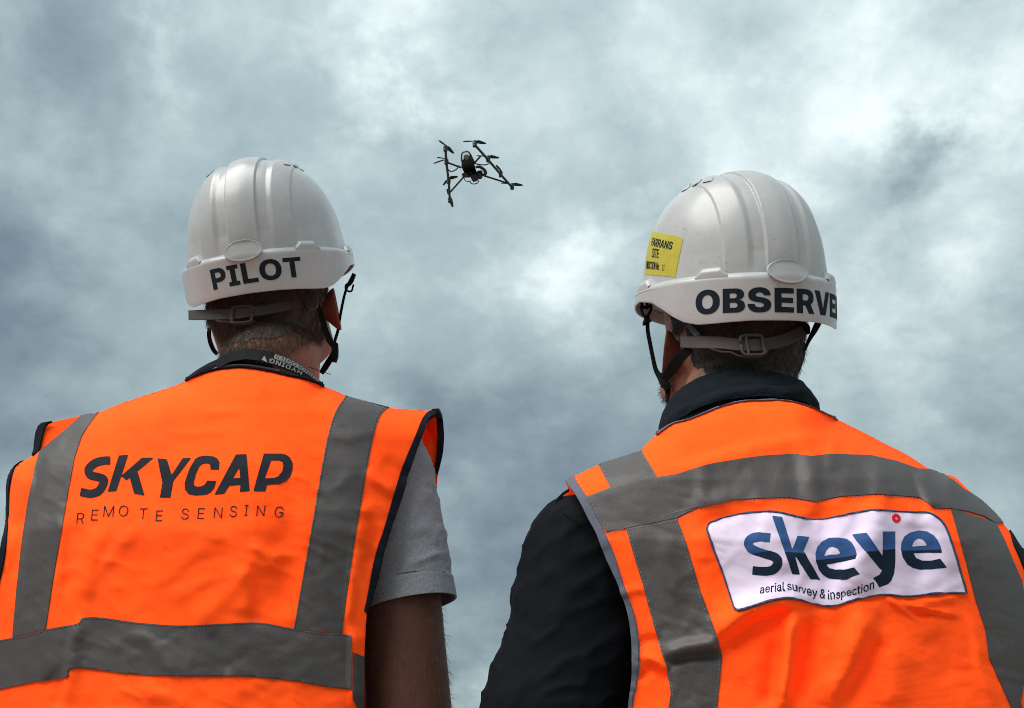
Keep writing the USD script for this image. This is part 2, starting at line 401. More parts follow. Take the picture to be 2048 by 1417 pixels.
def tube(points, radii, sides=10, flat=1.0, caps=True, n=0, up=None):
    p = np.asarray(points, float)
    r = np.broadcast_to(np.asarray(radii, float), (len(p),))
    if n:
        s = np.linspace(0, 1, len(p))
        p2 = smooth_line(p, n)
        r = np.interp(np.linspace(0, 1, len(p2)), s, r)
        p = p2
    t = np.gradient(p, axis=0)
    t /= np.linalg.norm(t, axis=1, keepdims=True) + 1e-12
    ref = np.array(up if up is not None else ([0, 0, 1.0] if abs(t[:, 2].mean()) < .9 else [0, 1.0, 0]), float)
    a = np.cross(t, ref)
    a /= np.linalg.norm(a, axis=1, keepdims=True) + 1e-12
    b = np.cross(a, t)
    ang = np.arange(sides) * 2 * np.pi / sides
    v = p[:, None] + r[:, None, None] * (np.cos(ang)[None, :, None] * a[:, None] + flat * np.sin(ang)[None, :, None] * b[:, None])
    i, j = np.meshgrid(np.arange(len(p) - 1), np.arange(sides), indexing='ij')
    q = np.stack([i * sides + j, i * sides + (j + 1) % sides, (i + 1) * sides + (j + 1) % sides, (i + 1) * sides + j], -1).reshape(-1, 4)
    V, Fc = v.reshape(-1, 3), np.vstack([q[:, [0, 1, 2]], q[:, [0, 2, 3]]])
    if caps:
        k = len(V)
        V = np.vstack([V, p[:1], p[-1:]])
        j = np.arange(sides)
        Fc = np.vstack([Fc, np.stack([np.full(sides, k), (j + 1) % sides, j], -1), np.stack([np.full(sides, k + 1), (len(p) - 1) * sides + j, (len(p) - 1) * sides + (j + 1) % sides], -1)])
    m = trimesh.Trimesh(V, Fc, process=False)
    if caps and m.volume < 0:
        m.invert()
    return m


def ribbon(points, sides, thick, n=6):
    """A flat band: points along it, the direction across it (with its half width as length) at each point, its thickness."""
    p, s = np.asarray(points, float), np.asarray(sides, float)
    if n:
        p, s = smooth_line(p, n), smooth_line(s, n)
    t = np.gradient(p, axis=0)
    nn = np.cross(t, s)
    nn /= np.linalg.norm(nn, axis=1, keepdims=True) + 1e-12
    h = thick / 2
    ring = np.stack([p - s - nn * h * .5, p - s * .96 - nn * h, p + s * .96 - nn * h, p + s - nn * h * .5, p + s + nn * h * .5, p + s * .96 + nn * h, p - s * .96 + nn * h, p - s + nn * h * .5], 1)
    k = 8
    i, j = np.meshgrid(np.arange(len(p) - 1), np.arange(k), indexing='ij')
    q = np.stack([i * k + j, i * k + (j + 1) % k, (i + 1) * k + (j + 1) % k, (i + 1) * k + j], -1).reshape(-1, 4)
    f = np.vstack([q[:, [0, 1, 2]], q[:, [0, 2, 3]]] + [np.array([[o, o + a, o + a + 1] for a in range(1, k - 1)]) for o in (0, (len(p) - 1) * k)])
    m = trimesh.Trimesh(ring.reshape(-1, 3), f, process=False)
    m.fix_normals()
    return m


def ball(c, r):
    return trimesh.creation.icosphere(2, 1.0).apply_scale(r).apply_translation(c)


def chain(bones, joints, edge=.012, rounds=12):
    """One continuous body: the hulls of the spheres at the ends of each bone, united and smoothed."""
    parts = []
    for bone in bones:
        pts = []
        for j in bone:
            c, r = joints[j]
            s = trimesh.creation.icosphere(2, 1.0).vertices * np.asarray(r) + np.asarray(c)
            pts.append(s)
        parts.append(manifold3d.Manifold.hull_points(np.vstack(pts)))
    m = manifold3d.Manifold.batch_boolean(parts, manifold3d.OpType.Add)
    m = m.refine_to_length(edge).to_mesh()
    t = trimesh.Trimesh(m.vert_properties[:, :3], m.tri_verts, process=True)
    trimesh.smoothing.filter_taubin(t, iterations=rounds)
    return t


FONT = {}


def glyph(ch, weight=800):
    """The outline of one character with capitals 1 high, and its advance."""
    if (ch, weight) in FONT:
        return FONT[ch, weight]
    from PIL import Image, ImageDraw, ImageFont
    if ('font', weight) not in FONT:
        f = ImageFont.truetype(glob.glob('/opt/blender-*/*/datafiles/fonts/Inter.woff2')[0], 220)
        f.set_variation_by_axes([28, weight])
        b = f.getbbox('H', anchor='ls')
        FONT['font', weight] = f, float(-b[1])
    f, capital = FONT['font', weight]
    x0, y0, x1, y1 = f.getbbox(ch, anchor='ls')
    im = Image.new('L', (x1 - x0 + 8, y1 - y0 + 8))
    ImageDraw.Draw(im).text((4 - x0, 4 - y0), ch, 255, f, anchor='ls')
    on = np.pad(np.asarray(im) > 127, ((0, 0), (1, 1))).astype(np.int8)
    rows, starts = np.nonzero(np.diff(on, axis=1) == 1)
    ends = np.nonzero(np.diff(on, axis=1) == -1)[1]
    shape = shapely.union_all(shapely.box(starts, -rows - 1, ends, -rows)).buffer(.8).buffer(-.8).simplify(.9)
    shape = affinity.affine_transform(shape, [1 / capital, 0, 0, 1 / capital, (x0 - 4) / capital, (4 - y0) / capital])
    FONT[ch, weight] = shape, f.getlength(ch) / capital
    return FONT[ch, weight]


def word(text, weight=800, spacing=0.0):
    """A line of lettering in units of its capitals' height."""
    x, out = 0.0, []
    for ch in text:
        if ch == ' ':
            x += .28 + spacing
            continue
        g, adv = glyph(ch, weight)
        out.append(affinity.translate(g, x))
        x += adv + spacing
    return shapely.union_all(out), x - spacing


def warp(shape, f):
    return shapely.transform(shapely.segmentize(shape, .06), f)


def to_quad(shape, tl, tr, br, bl, box=None):
    """Maps the shape's bounding box (or box) onto a four-cornered place."""
    x0, y0, x1, y1 = box or shape.bounds
    tl, tr, br, bl = (np.array(c, float) for c in (tl, tr, br, bl))

    def f(p):
        u, v = ((p[:, 0] - x0) / (x1 - x0))[:, None], ((p[:, 1] - y0) / (y1 - y0))[:, None]
        return (bl * (1 - u) + br * u) * (1 - v) + (tl * (1 - u) + tr * u) * v
    return warp(shape, f).buffer(0)


def zoom(pts, scale, ox, oy):
    return [(ox + x / scale, oy + y / scale) for x, y in pts]


def crease_field(creases):
    """Folds: (points, half width in px on either side (a, b), height in metres; + is towards the lens)."""
    lines = [(LineString(smooth_line(p, 6)), np.array(smooth_line(p, 6)), a, b, h) for p, a, b, h in creases]

    def f(px, py):
        out = np.zeros(len(px))
        q = shapely.points(px, py)
        for ls, pts, a, b, h in lines:
            d = shapely.distance(ls, q)
            near = d < 4 * max(a, b)
            if not near.any():
                continue
            t = shapely.line_locate_point(ls, q[near])
            u = t / ls.length
            foot = shapely.line_interpolate_point(ls, t)
            ahead = shapely.line_interpolate_point(ls, np.minimum(t + 3, ls.length))
            behind = shapely.line_interpolate_point(ls, np.maximum(t - 3, 0))
            tx, ty = shapely.get_x(ahead) - shapely.get_x(behind), shapely.get_y(ahead) - shapely.get_y(behind)
            side = tx * (py[near] - shapely.get_y(foot)) - ty * (px[near] - shapely.get_x(foot))
            w = np.where(side > 0, a, b)
            env = np.clip(np.minimum(u, 1 - u) * 5 + .15, 0, 1)
            out[near] += h * env * np.exp(-(d[near] / w) ** 2)
        return out
    return f


def ridges(px, py, sx, sy, seed, sharp=5):
    """Thin creases of cloth: narrow lines where a noise passes through its middle value."""
    n = fbm2(px, py, sx, sy, seed, 3) * 2
    gate = np.clip(fbm2(px, py, sx * 2.2, sy * 2.2, seed + 9, 2) * 5 + .35, 0, 1)
    return (1 - np.minimum(np.abs(n) * 1.6, 1)) ** sharp * gate


def roll_field(line, R, depth):
    """The cloth turning away over the shoulders: distance from the outline in px."""
    ls = LineString(smooth_line(line, 6))

    def f(px, py):
        d = np.clip(shapely.distance(ls, shapely.points(px, py)) + 1.0, 0, R)
        u = 1 - d / R
        return depth * (1 - np.sqrt(np.maximum(1 - u * u, 0)))
    return f


def fbm2(px, py, sx, sy, seed, octaves=4):
    p = np.stack([np.asarray(px) / sx, np.asarray(py) / sy, np.full(np.shape(px), .37 + seed)], -1)
    return meshkit.fbm(p, octaves, seed) - .5


def rot(yaw, pitch, roll):
    cy, sy, cp, sp, cr, sr = [f(math.radians(a)) for a in (yaw, pitch, roll) for f in (math.cos, math.sin)]
    return np.array([[cy, -sy, 0], [sy, cy, 0], [0, 0, 1]]) @ np.array([[1, 0, 0], [0, cp, -sp], [0, sp, cp]]) @ np.array([[cr, 0, sr], [0, 1, 0], [-sr, 0, cr]])


class Frame:
    """A head: x to its right, y forward, z up, origin in the middle of the helmet's ledge."""

    def __init__(self, pos, *deg):
        self.pos, self.R = np.array(pos, float), rot(*deg)

    def __call__(self, q):
        return self.pos + np.asarray(q, float) @ self.R.T

    def inv(self, p):
        return (np.asarray(p) - self.pos) @ self.R

    def on(self, px, py, depth):
        return W(px, py, depth)


# ------------------------------------------------------------------ ground
gx = np.concatenate([-np.geomspace(3000, 6, 24), np.linspace(-5, 5, 21), np.geomspace(6, 3000, 24)])
X, Yg = np.meshgrid(gx, gx, indexing='ij')
Z = .02 * (meshkit.fbm(np.stack([X * .7, Yg * .7, X * 0], -1), 3, 5) - .5) * np.exp(-((X ** 2 + Yg ** 2) / 900)) - .012
gv = np.stack([X, Yg, Z], -1).reshape(-1, 3)
k = len(gx)
i, j = np.meshgrid(np.arange(k - 1), np.arange(k - 1), indexing='ij')
gf = np.stack([i * k + j, (i + 1) * k + j, (i + 1) * k + j + 1, i * k + j + 1], -1).reshape(-1, 4)
tag(obj('ground', (gv, gf), 'ground', smooth=True), kind='structure')

# ------------------------------------------------------------------ helmets
HA, HB, HH = .108, .135, .149


def shell_point(th, v, grooves=True, lift=0.0):
    """The helmet's dome in head coordinates: th round it from the back, v from the ledge (0) to the crown (1)."""
    e = 2 / 2.38
    ang = v * np.pi / 2
    r, z = np.maximum(np.cos(ang), 0) ** e, np.maximum(np.sin(ang), 0) ** e
    p = np.stack([HA * r * np.sin(th), -HB * r * np.cos(th), HH * z], -1)
    n = np.stack([p[..., 0] / HA ** 2, p[..., 1] / HB ** 2, p[..., 2] / HH ** 2 + 1e-4], -1)
    n /= np.linalg.norm(n, axis=-1, keepdims=True)
    d = lift * np.ones(p.shape[:-1])
    if grooves:
        x = np.abs(p[..., 0])
        s = lambda a, b: np.clip((x - a) / (b - a), 0, 1) ** 2 * (3 - 2 * np.clip((x - a) / (b - a), 0, 1))
        fade = np.clip(v / .10, 0, 1) * np.clip(1.25 - .25 * v, 0, 1)
        d = d + fade * (-.0036 * (s(.0188, .0204) - s(.0325, .0400)) - .0018 * s(.060, .0622))
        d = d + fade * .0012 * (1 - s(.0, .0185))
    return p + n * d[..., None]


def rim_bottom(phi):
    a = np.abs(np.degrees(phi))
    return np.interp(a, [0, 20, 40, 48, 56, 63, 70, 80, 95, 110, 130, 150, 180], [-.0475, -.048, -.0502, -.0505, -.0465, -.039, -.0295, -.018, -.0125, -.0135, -.017, -.017, -.015])


RA, RB = HA + .0085, HB + .0085


def rim_at(phi, z, lift=0.0):
    front = np.clip((np.abs(phi) - math.radians(105)) / math.radians(75), 0, 1) ** 2
    return np.stack([(RA + lift) * np.sin(phi), -(RB + lift) * np.cos(phi) + .030 * front, z * np.ones_like(phi) - .012 * front], -1)


class RimSurf:
    """Lettering on the helmet's band is laid out in metres along the band (x) and up it (y)."""

    def __init__(self, fr):
        self.fr = fr
        ph = np.linspace(-np.pi, np.pi, 2001)
        p = rim_at(ph, 0 * ph)
        s = np.concatenate([[0], np.cumsum(np.linalg.norm(np.diff(p, axis=0), axis=1))])
        self.ph, self.s = ph, s - np.interp(0, ph, s)

    def phi(self, s):
        return np.interp(s, self.s, self.ph)

    def arc(self, phi):
        return np.interp(phi, self.ph, self.s)

    def __call__(self, p):
        return self.fr(rim_at(self.phi(p[:, 0]), p[:, 1]))

    def normal(self, p):
        ph = self.phi(p[:, 0])
        n = np.stack([np.sin(ph) / RA, -np.cos(ph) / RB, 0 * ph], -1)
        return (n / np.linalg.norm(n, axis=1, keepdims=True)) @ self.fr.R.T

    def seen(self, px, py):
        """Where on the band (arc, height) the direction px, py first meets it."""
        o, d = self.fr.inv(EYEP[None])[0], rays((px, py)) @ self.fr.R
        A, B, C = (d[0] / RA) ** 2 + (d[1] / RB) ** 2, 2 * (o[0] * d[0] / RA ** 2 + o[1] * d[1] / RB ** 2), (o[0] / RA) ** 2 + (o[1] / RB) ** 2 - 1
        D = B * B - 4 * A * C
        t = (-B - math.sqrt(max(D, 0))) / (2 * A)
        q = o + t * d
        return float(self.arc(math.atan2(q[0] / RA, -q[1] / RB))), float(q[2])


class ShellSurf:
    def __init__(self, fr):
        self.fr = fr

    def __call__(self, p):
        return self.fr(shell_point(p[:, 0], p[:, 1]))

    def normal(self, p):
        e = 2e-3
        dx, dy = self(p + [e, 0]) - self(p - [e, 0]), self(p + [0, e]) - self(p - [0, e])
        n = np.cross(dx, dy)
        n /= np.linalg.norm(n, axis=1, keepdims=True)
        out = self(p) - self.fr((0, 0, .02))
        n[(n * out).sum(1) < 0] *= -1
        return n


def grid_mesh(P, wrap=False):
    a, b = P.shape[:2]
    i, j = np.meshgrid(np.arange(a - 1), np.arange(b if wrap else b - 1), indexing='ij')
    q = np.stack([i * b + j, i * b + (j + 1) % b, (i + 1) * b + (j + 1) % b, (i + 1) * b + j], -1).reshape(-1, 4)
    return trimesh.Trimesh(P.reshape(-1, 3), np.vstack([q[:, [0, 1, 2]], q[:, [0, 2, 3]]]), process=False)


def outward(m, c):
    n = np.cross(m.vertices[m.faces[:, 1]] - m.vertices[m.faces[:, 0]], m.vertices[m.faces[:, 2]] - m.vertices[m.faces[:, 0]])
    if (n * (m.vertices[m.faces].mean(1) - c)).sum() < 0:
        m.invert()
    return m


def hard_hat(fr, label, extra):
    root = holder('hard_hat', label, 'hard hat', fr.pos)
    N = 640
    th = np.linspace(-np.pi, np.pi, N, endpoint=False)
    vv = np.linspace(0, .9985, 110)
    T, V = np.meshgrid(th, vv)
    outer = shell_point(T, V)
    inner = shell_point(T, V, grooves=False) * np.array([.965, .965, .97])
    top = fr((0, 0, HH + .0012))[None]
    m1 = grid_mesh(fr(outer), True)
    nv = len(m1.vertices)
    last = (len(vv) - 1) * N
    cap = np.array([[last + j, last + (j + 1) % N, nv] for j in range(N)])
    m1 = trimesh.Trimesh(np.vstack([m1.vertices, top]), np.vstack([m1.faces, cap]), process=False)
    outward(m1, fr((0, 0, .03)))
    m2 = grid_mesh(fr(inner), True)
    outward(m2, fr((0, 0, .03))).invert()
    obj('shell', cat([m1, m2]), 'shell', root, smooth=25)
    # the band: ledge, rounded lip, skirt, lower edge, inside
    zb = rim_bottom(th)
    rings = []
    sh = shell_point(th, 0 * th, grooves=False)
    prof = [(-.0035, .0074), (.0045, .0032), (.0068, .0012), (.0083, -.0010), (.0086, -.003)]
    base = np.stack([np.sin(th) / HA, -np.cos(th) / HB, 0 * th], -1)
    base /= np.linalg.norm(base, axis=1, keepdims=True)
    ref = rim_at(th, 0 * th)
    for off, z in prof:
        u = np.clip((off + .0035) / (.0085 + .0035), 0, 1)
        p = sh * (1 - u) + ref * u
        if off < 0:
            p = sh + base * off
        p = p.copy()
        p[:, 2] = z + (ref[:, 2]) * u
        rings.append(p)
    for k in np.linspace(.12, 1, 7):
        p = rim_at(th, zb * k)
        rings.append(p)
    for dr, dz in ((-.0008, -.0008), (-.0022, -.0004), (-.0028, .002)):
        rings.append(rim_at(th, zb + dz, lift=dr))
    rings.append(rim_at(th, -.002 + 0 * th, lift=-.0032))
    rm = grid_mesh(fr(np.stack(rings)), True)
    rm = outward(rm, fr((0, 0, -.02)))
    obj('brim_band', rm, 'shell', root, smooth=50)
    # oval badge at the back, standing on the ledge
    rs = RimSurf(fr)
    a = np.linspace(0, 2 * np.pi, 49)[:-1]
    rows = []
    for s, lift in ((1.0, .0005), (1.0, .0028), (.965, .0034), (.90, .0026), (.75, .0025), (.5, .0025), (.25, .0025), (0.01, .0025)):
        x, z = .0245 * s * np.cos(a), .0062 + .0137 * s * np.sin(a)
        ph = rs.phi(x)
        p = rim_at(ph, z, lift)
        k = np.clip(z / .017, 0, 1)
        p[:, 1] += .0045 * k
        rows.append(p)
    ov = outward(grid_mesh(fr(np.stack(rows)), True), fr((0, -.1, 0)))
    obj('oval_badge', ov, 'shell', root, smooth=60)
    # slot covers on the ledge
    for c in (-41, 41, 92, -92):
        u = np.radians(c + np.linspace(-8.5, 8.5, 15))
        taper = np.clip(np.minimum(np.arange(15), np.arange(15)[::-1]) / 3.0, 0, 1)
        rows = []
        for rad, z in ((.0078, -.0005), (.0084, .0060), (.0074, .0100), (.003, .0128), (-.004, .0138)):
            e = sh_e = np.stack([(HA + rad) * np.sin(u), -(HB + rad) * np.cos(u), np.maximum(z, 0) * (.35 + .65 * taper) + min(z, 0)], -1)
            rows.append(e)
        m = outward(grid_mesh(fr(np.stack(rows))), fr((0, 0, -.03)))
        obj('slot_cover', m, 'shell', root, smooth=40)
    # vents high on the sides: a raised hood with dark slots under it
    ss = ShellSurf(fr)
    for side in (-1, 1):
        for q in range(3):
            tc, vc = side * (.92 + .26 * q), .63 + .015 * (q == 1)
            hood = Polygon([(tc - .075, vc - .012), (tc + .075, vc - .012), (tc + .06, vc + .035), (tc - .06, vc + .035)]).buffer(.01)
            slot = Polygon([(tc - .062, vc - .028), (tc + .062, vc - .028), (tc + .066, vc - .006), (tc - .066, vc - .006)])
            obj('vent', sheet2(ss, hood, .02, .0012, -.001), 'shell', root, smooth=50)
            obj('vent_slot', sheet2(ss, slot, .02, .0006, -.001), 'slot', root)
    extra(fr, root, rs, ss)
    return root


def sheet2(surf, poly, step, t1, t0):
    v, f = grid_patch(poly, step)
    P, n = surf(v), surf.normal(v)
    top, low, N = P + n * t1, P + n * t0, len(v)
    fn = np.cross(top[f[:, 1]] - top[f[:, 0]], top[f[:, 2]] - top[f[:, 0]])
    if (fn * n[f[:, 0]]).sum() < 0:
        f = f[:, ::-1]
    e = boundary(f)
    walls = np.vstack([np.stack([e[:, 1], e[:, 0], e[:, 0] + N], -1), np.stack([e[:, 1], e[:, 0] + N, e[:, 1] + N], -1)])
    return trimesh.Trimesh(np.vstack([top, low]), np.vstack([f, walls]), process=False)


PF = Frame((-.343, 1.078, EYE + .6656), 2.04, 26.57, -9.39)
OF = Frame((.2748, .9683, EYE + .5565), 12.73, 21.71, -4.2)


def band_px(pts, half, Y, thick=.0016, tilt=None):
    """A strap traced along a line: half its width (px) at right angles to the line, facing the lens; Y the distance at each point."""
    pts, Y = np.asarray(pts, float), np.broadcast_to(np.asarray(Y, float), (len(pts),))
    half = np.broadcast_to(np.asarray(half, float), (len(pts),))
    t = np.gradient(pts, axis=0)
    t /= np.linalg.norm(t, axis=1, keepdims=True)
    nrm = np.stack([-t[:, 1], t[:, 0]], -1) * half[:, None]
    a, b = W(*(pts - nrm).T, Y), W(*(pts + nrm).T, Y)
    return ribbon((a + b) / 2, (b - a) / 2, thick)


def buckle(c, w, h, Y, bar=.0022, roll=0.0, bars=(-1, 1)):
    """A rounded frame with cross bars, seen face on."""
    C = W(*c, Y)
    r = math.radians(roll)
    X1, Z1 = np.array([math.cos(r), 0, math.sin(r)]), np.array([-math.sin(r) , 0, math.cos(r)])
    a = np.linspace(0, 2 * np.pi, 41)[:-1]
    sq = lambda t: np.sign(t) * np.abs(t) ** .45
    loop = C + (w / 2) * sq(np.cos(a))[:, None] * X1 + (h / 2) * sq(np.sin(a))[:, None] * Z1
    loop = np.vstack([loop, loop[:2]])
    ms = [tube(loop, bar, 8, caps=False)]
    for b in bars:
        p = C + X1 * b * w * .5
        ms.append(tube([p - Z1 * h * .5, p + Z1 * h * .5], bar * .9, 8))
    return cat(ms)


def pilot_hat(fr, root, rs, ss):
    q = zoom([(287, 721), (808, 645), (824, 763), (312, 841)], 2.891, 320, 290)
    q = [rs.seen(*p) for p in q]
    w, adv = word('PILOT', 800, .03)
    obj('lettering', sheet2(rs, to_quad(w, *q), .004, .0004, 0.0001), 'decal', root)
    # nape strap of the cradle with its sliding buckle
    z = lambda pts: zoom(pts, 6.16, 370, 560)
    line = z([(50, 437), (180, 434), (320, 432), (460, 428), (600, 424), (740, 408), (900, 386), (1080, 355), (1300, 310), (1480, 270)])
    Y = [1.030, 1.018, 1.009, 1.004, 1.000, .998, 1.000, 1.007, 1.022, 1.040]
    st = obj('nape_strap', band_px(line, [9.6, 10, 10, 10, 10, 9.6, 9.2, 9.6, 9.6, 9.2], Y, .0022), 'plastic', root)
    obj('buckle', buckle(z([(700, 425)])[0], .027, .024, .9965, .0017, 5, (-.9, .9)), 'plastic', st)
    loop = z([(380, 500), (440, 515), (540, 520), (620, 545), (760, 548), (860, 510)])
    obj('adjuster_loop', tube(W(*np.array(loop).T, 1.0), .0012, 6, n=5), 'plastic', st)
    obj('side_clip', band_px(z([(1440, 150), (1540, 225), (1560, 300), (1500, 350)]), [8, 14, 13, 8], [1.035, 1.036, 1.036, 1.034], .004), 'plastic', st)
    objs('chin_strap', [
        band_px(z([(1620, 290), (1690, 470), (1730, 620), (1790, 760), (1850, 840)]), [5, 6, 6, 6, 5], [1.06, 1.066, 1.075, 1.09, 1.10], .0018),
        band_px(z([(2070, -60), (2010, 60), (1965, 190), (1915, 430), (1885, 620), (1850, 740), (1840, 830)]), [2.4, 2.4, 2.4, 2.6, 2.8, 3, 3], [1.10, 1.105, 1.108, 1.112, 1.114, 1.112, 1.105], .0018),
        band_px(z([(1845, 880), (1770, 1010), (1720, 1090), (1680, 1150)]), [5, 6, 6, 5], [1.10, 1.11, 1.12, 1.13], .0018),
        band_px(z([(300, 590), (296, 680), (312, 770), (350, 860), (395, 915)]), [3.5, 4, 4.5, 4.5, 4], [1.06, 1.065, 1.075, 1.09, 1.11], .0018)], 'webbing', root)
    objs('strap_clip', [
        band_px(z([(2085, -70), (2050, 10), (2010, 70)]), [3.5, 4, 3], [1.099, 1.1, 1.102], .004),
        tube(W(*np.array(z([(2010, 40), (1975, 80), (1990, 130), (2050, 140), (2075, 60)])).T, 1.10), .0014, 6, n=4),
        band_px(z([(1858, 790), (1850, 860), (1846, 940), (1835, 1010)]), [4.5, 6.5, 6.5, 4.5], [1.097, 1.096, 1.096, 1.097], .007)], 'webbing', root)


def observer_hat(fr, root, rs, ss):
    z = lambda pts: zoom(pts, 4.723, 1250, 570)
    (s0, zt), (s1, _) = rs.seen(*z([(668, 90)])[0]), rs.seen(*z([(1785, 262)])[0])
    w, adv = word('OBSERVER', 860, .02)
    w5, _ = word('OBSER', 860, .02)
    k = (s1 - s0) / (w5.bounds[2] - w5.bounds[0])
    hi, lo = rs.seen(*z([(920, 40)])[0])[1], rs.seen(*z([(920, 268)])[0])[1]
    shape = shapely.transform(shapely.segmentize(w, .06), lambda p: np.stack([s0 + (p[:, 0] - w.bounds[0]) * k, lo + p[:, 1] * (hi - lo)], -1))
    obj('lettering', sheet2(rs, shape.buffer(0), .004, .0004, .0001), 'decal', root)
    # yellow induction sticker on the left side: corners found on the shell
    zs = lambda pts: zoom(pts, 10.12, 1260, 440)
    th, v = np.meshgrid(np.linspace(-2.4, 0, 500), np.linspace(.02, .7, 170))
    P = fr(shell_point(th, v))
    d = P - EYEP
    dep = d @ FW
    px, py = 1024 + FPX * d[..., 0] / dep, 708.5 - FPX * (d @ UP) / dep
    out = (P - fr((0, 0, .02)))
    vis = (out * -d).sum(-1) > 0

    def find(p):
        e = (px - p[0]) ** 2 + (py - p[1]) ** 2 + np.where(vis, 0, 1e6)
        k = e.argmin()
        return np.array([th.ravel()[k], v.ravel()[k]])
    tr, br = find(zs([(1080, 385)])[0]), find(zs([(925, 1165)])[0])
    tm, bm = find(zs([(640, 285)])[0]), find(zs([(500, 1120)])[0])
    dt, db = (tm - tr) * 2.15, (bm - br) * 1.9
    tl, bl = tr + dt, br + db
    tcut = tr + (tm - tr) * .33
    quad = Polygon([tl, tcut + [0, .006], tr, br, bl])
    obj('sticker', sheet2(ss, quad, .02, .0005, -.0002), 'yellow', root)
    plc = lambda u, t: (1 - t) * ((1 - u) * tl + u * tr) + t * ((1 - u) * bl + u * br)

    def line(text, u0, u1, t0, t1, slant=0.0, weight=800):
        w, _ = word(text, weight)
        x0, y0, x1, y1 = w.bounds
        f = lambda p: plc((u0 + (u1 - u0) * (p[:, 0] - x0 + slant * p[:, 1]) / (x1 - x0))[:, None], (t1 + (t0 - t1) * p[:, 1])[:, None])
        return warp(w, f).buffer(0)
    obj('sticker_print', cat([sheet2(ss, g, .02, .0008, .0003) for g in (line('FARRANS', .24, .84, .16, .37, .12, 700), line('SITE', .34, .56, .42, .63, 0, 560), line('INDUCTION No', .10, .60, .73, .89, 0, 560), line('11', .68, .74, .76, .89, 0, 300))]), 'decal', root)
    line_ = z([(530, 543), (700, 545), (880, 548), (1060, 566), (1210, 572), (1340, 560), (1480, 530), (1600, 480), (1680, 430)])
    Y = [.920, .900, .888, .880, .878, .880, .888, .900, .912]
    st = obj('nape_strap', band_px(line_, [11, 12, 12, 12, 12, 12, 12, 12, 10], Y, .0022), 'plastic', root)
    obj('buckle', buckle(z([(1205, 568)])[0], .026, .0245, .8755, .0018, 2, (-.45, .9)), 'plastic', st)
    obj('adjuster_loop', tube(W(*np.array(z([(800, 600), (900, 632), (1000, 640), (1070, 670), (1200, 685), (1300, 668), (1350, 620)])).T, .879), .0011, 6, n=5), 'plastic', st)
    obj('cradle_arm', band_px(z([(600, 380), (640, 430), (690, 480)]), [5, 5, 5], [.93, .915, .905], .003), 'drone_grey', st)
    obj('side_clip', band_px(z([(1660, 350), (1700, 410), (1715, 470)]), [4, 9, 6], [.915, .916, .918], .004), 'webbing', st)
    objs('chin_strap', [
        band_px(z([(215, 300), (215, 430), (238, 560), (262, 680), (290, 800), (330, 870), (375, 960)]), [3.8, 4, 4, 4, 4.4, 6, 7], [.985, .988, .992, .996, 1.0, 1.0, 1.0], .0018),
        band_px(z([(620, 600), (520, 690), (440, 800), (370, 890)]), [8, 10.5, 10.5, 8], [.915, .93, .955, .985], .0018),
        band_px(z([(395, 930), (405, 1020), (400, 1110)]), [6, 5.5, 3], [.998, 1.0, 1.0], .0018),
        band_px(z([(1830, 350), (1790, 430), (1740, 520), (1695, 620), (1670, 690)]), [7, 6, 4, 3, 2.5], [.94, .945, .955, .965, .975], .0018)], 'webbing', root)
    objs('strap_clip', [
        tube(W(*np.array(z([(150, 100), (158, 180), (170, 215)])).T, .982), .0019, 6, n=3),
        tube(W(*np.array(z([(200, 100), (210, 170), (205, 230)])).T, .982), .0019, 6, n=3),
        tube(W(*np.array(z([(150, 205), (160, 260), (195, 305), (235, 260), (248, 195), (200, 215), (150, 205)])).T, .983), .0020, 6, n=4),
        tube(W(*np.array(z([(200, 300), (175, 380), (215, 330), (240, 350)])).T, .984), .0020, 6, n=4),
        band_px(z([(330, 850), (375, 930), (410, 985)]), [5, 7.5, 6], [.997, .996, .997], .006)], 'webbing', root)


hat1 = hard_hat(PF, 'white hard hat lettered PILOT across its back band', pilot_hat)
hat2 = hard_hat(OF, 'white hard hat lettered OBSERVER with a yellow sticker on its side', observer_hat)

# ------------------------------------------------------------------ people: bodies
G = 0.0


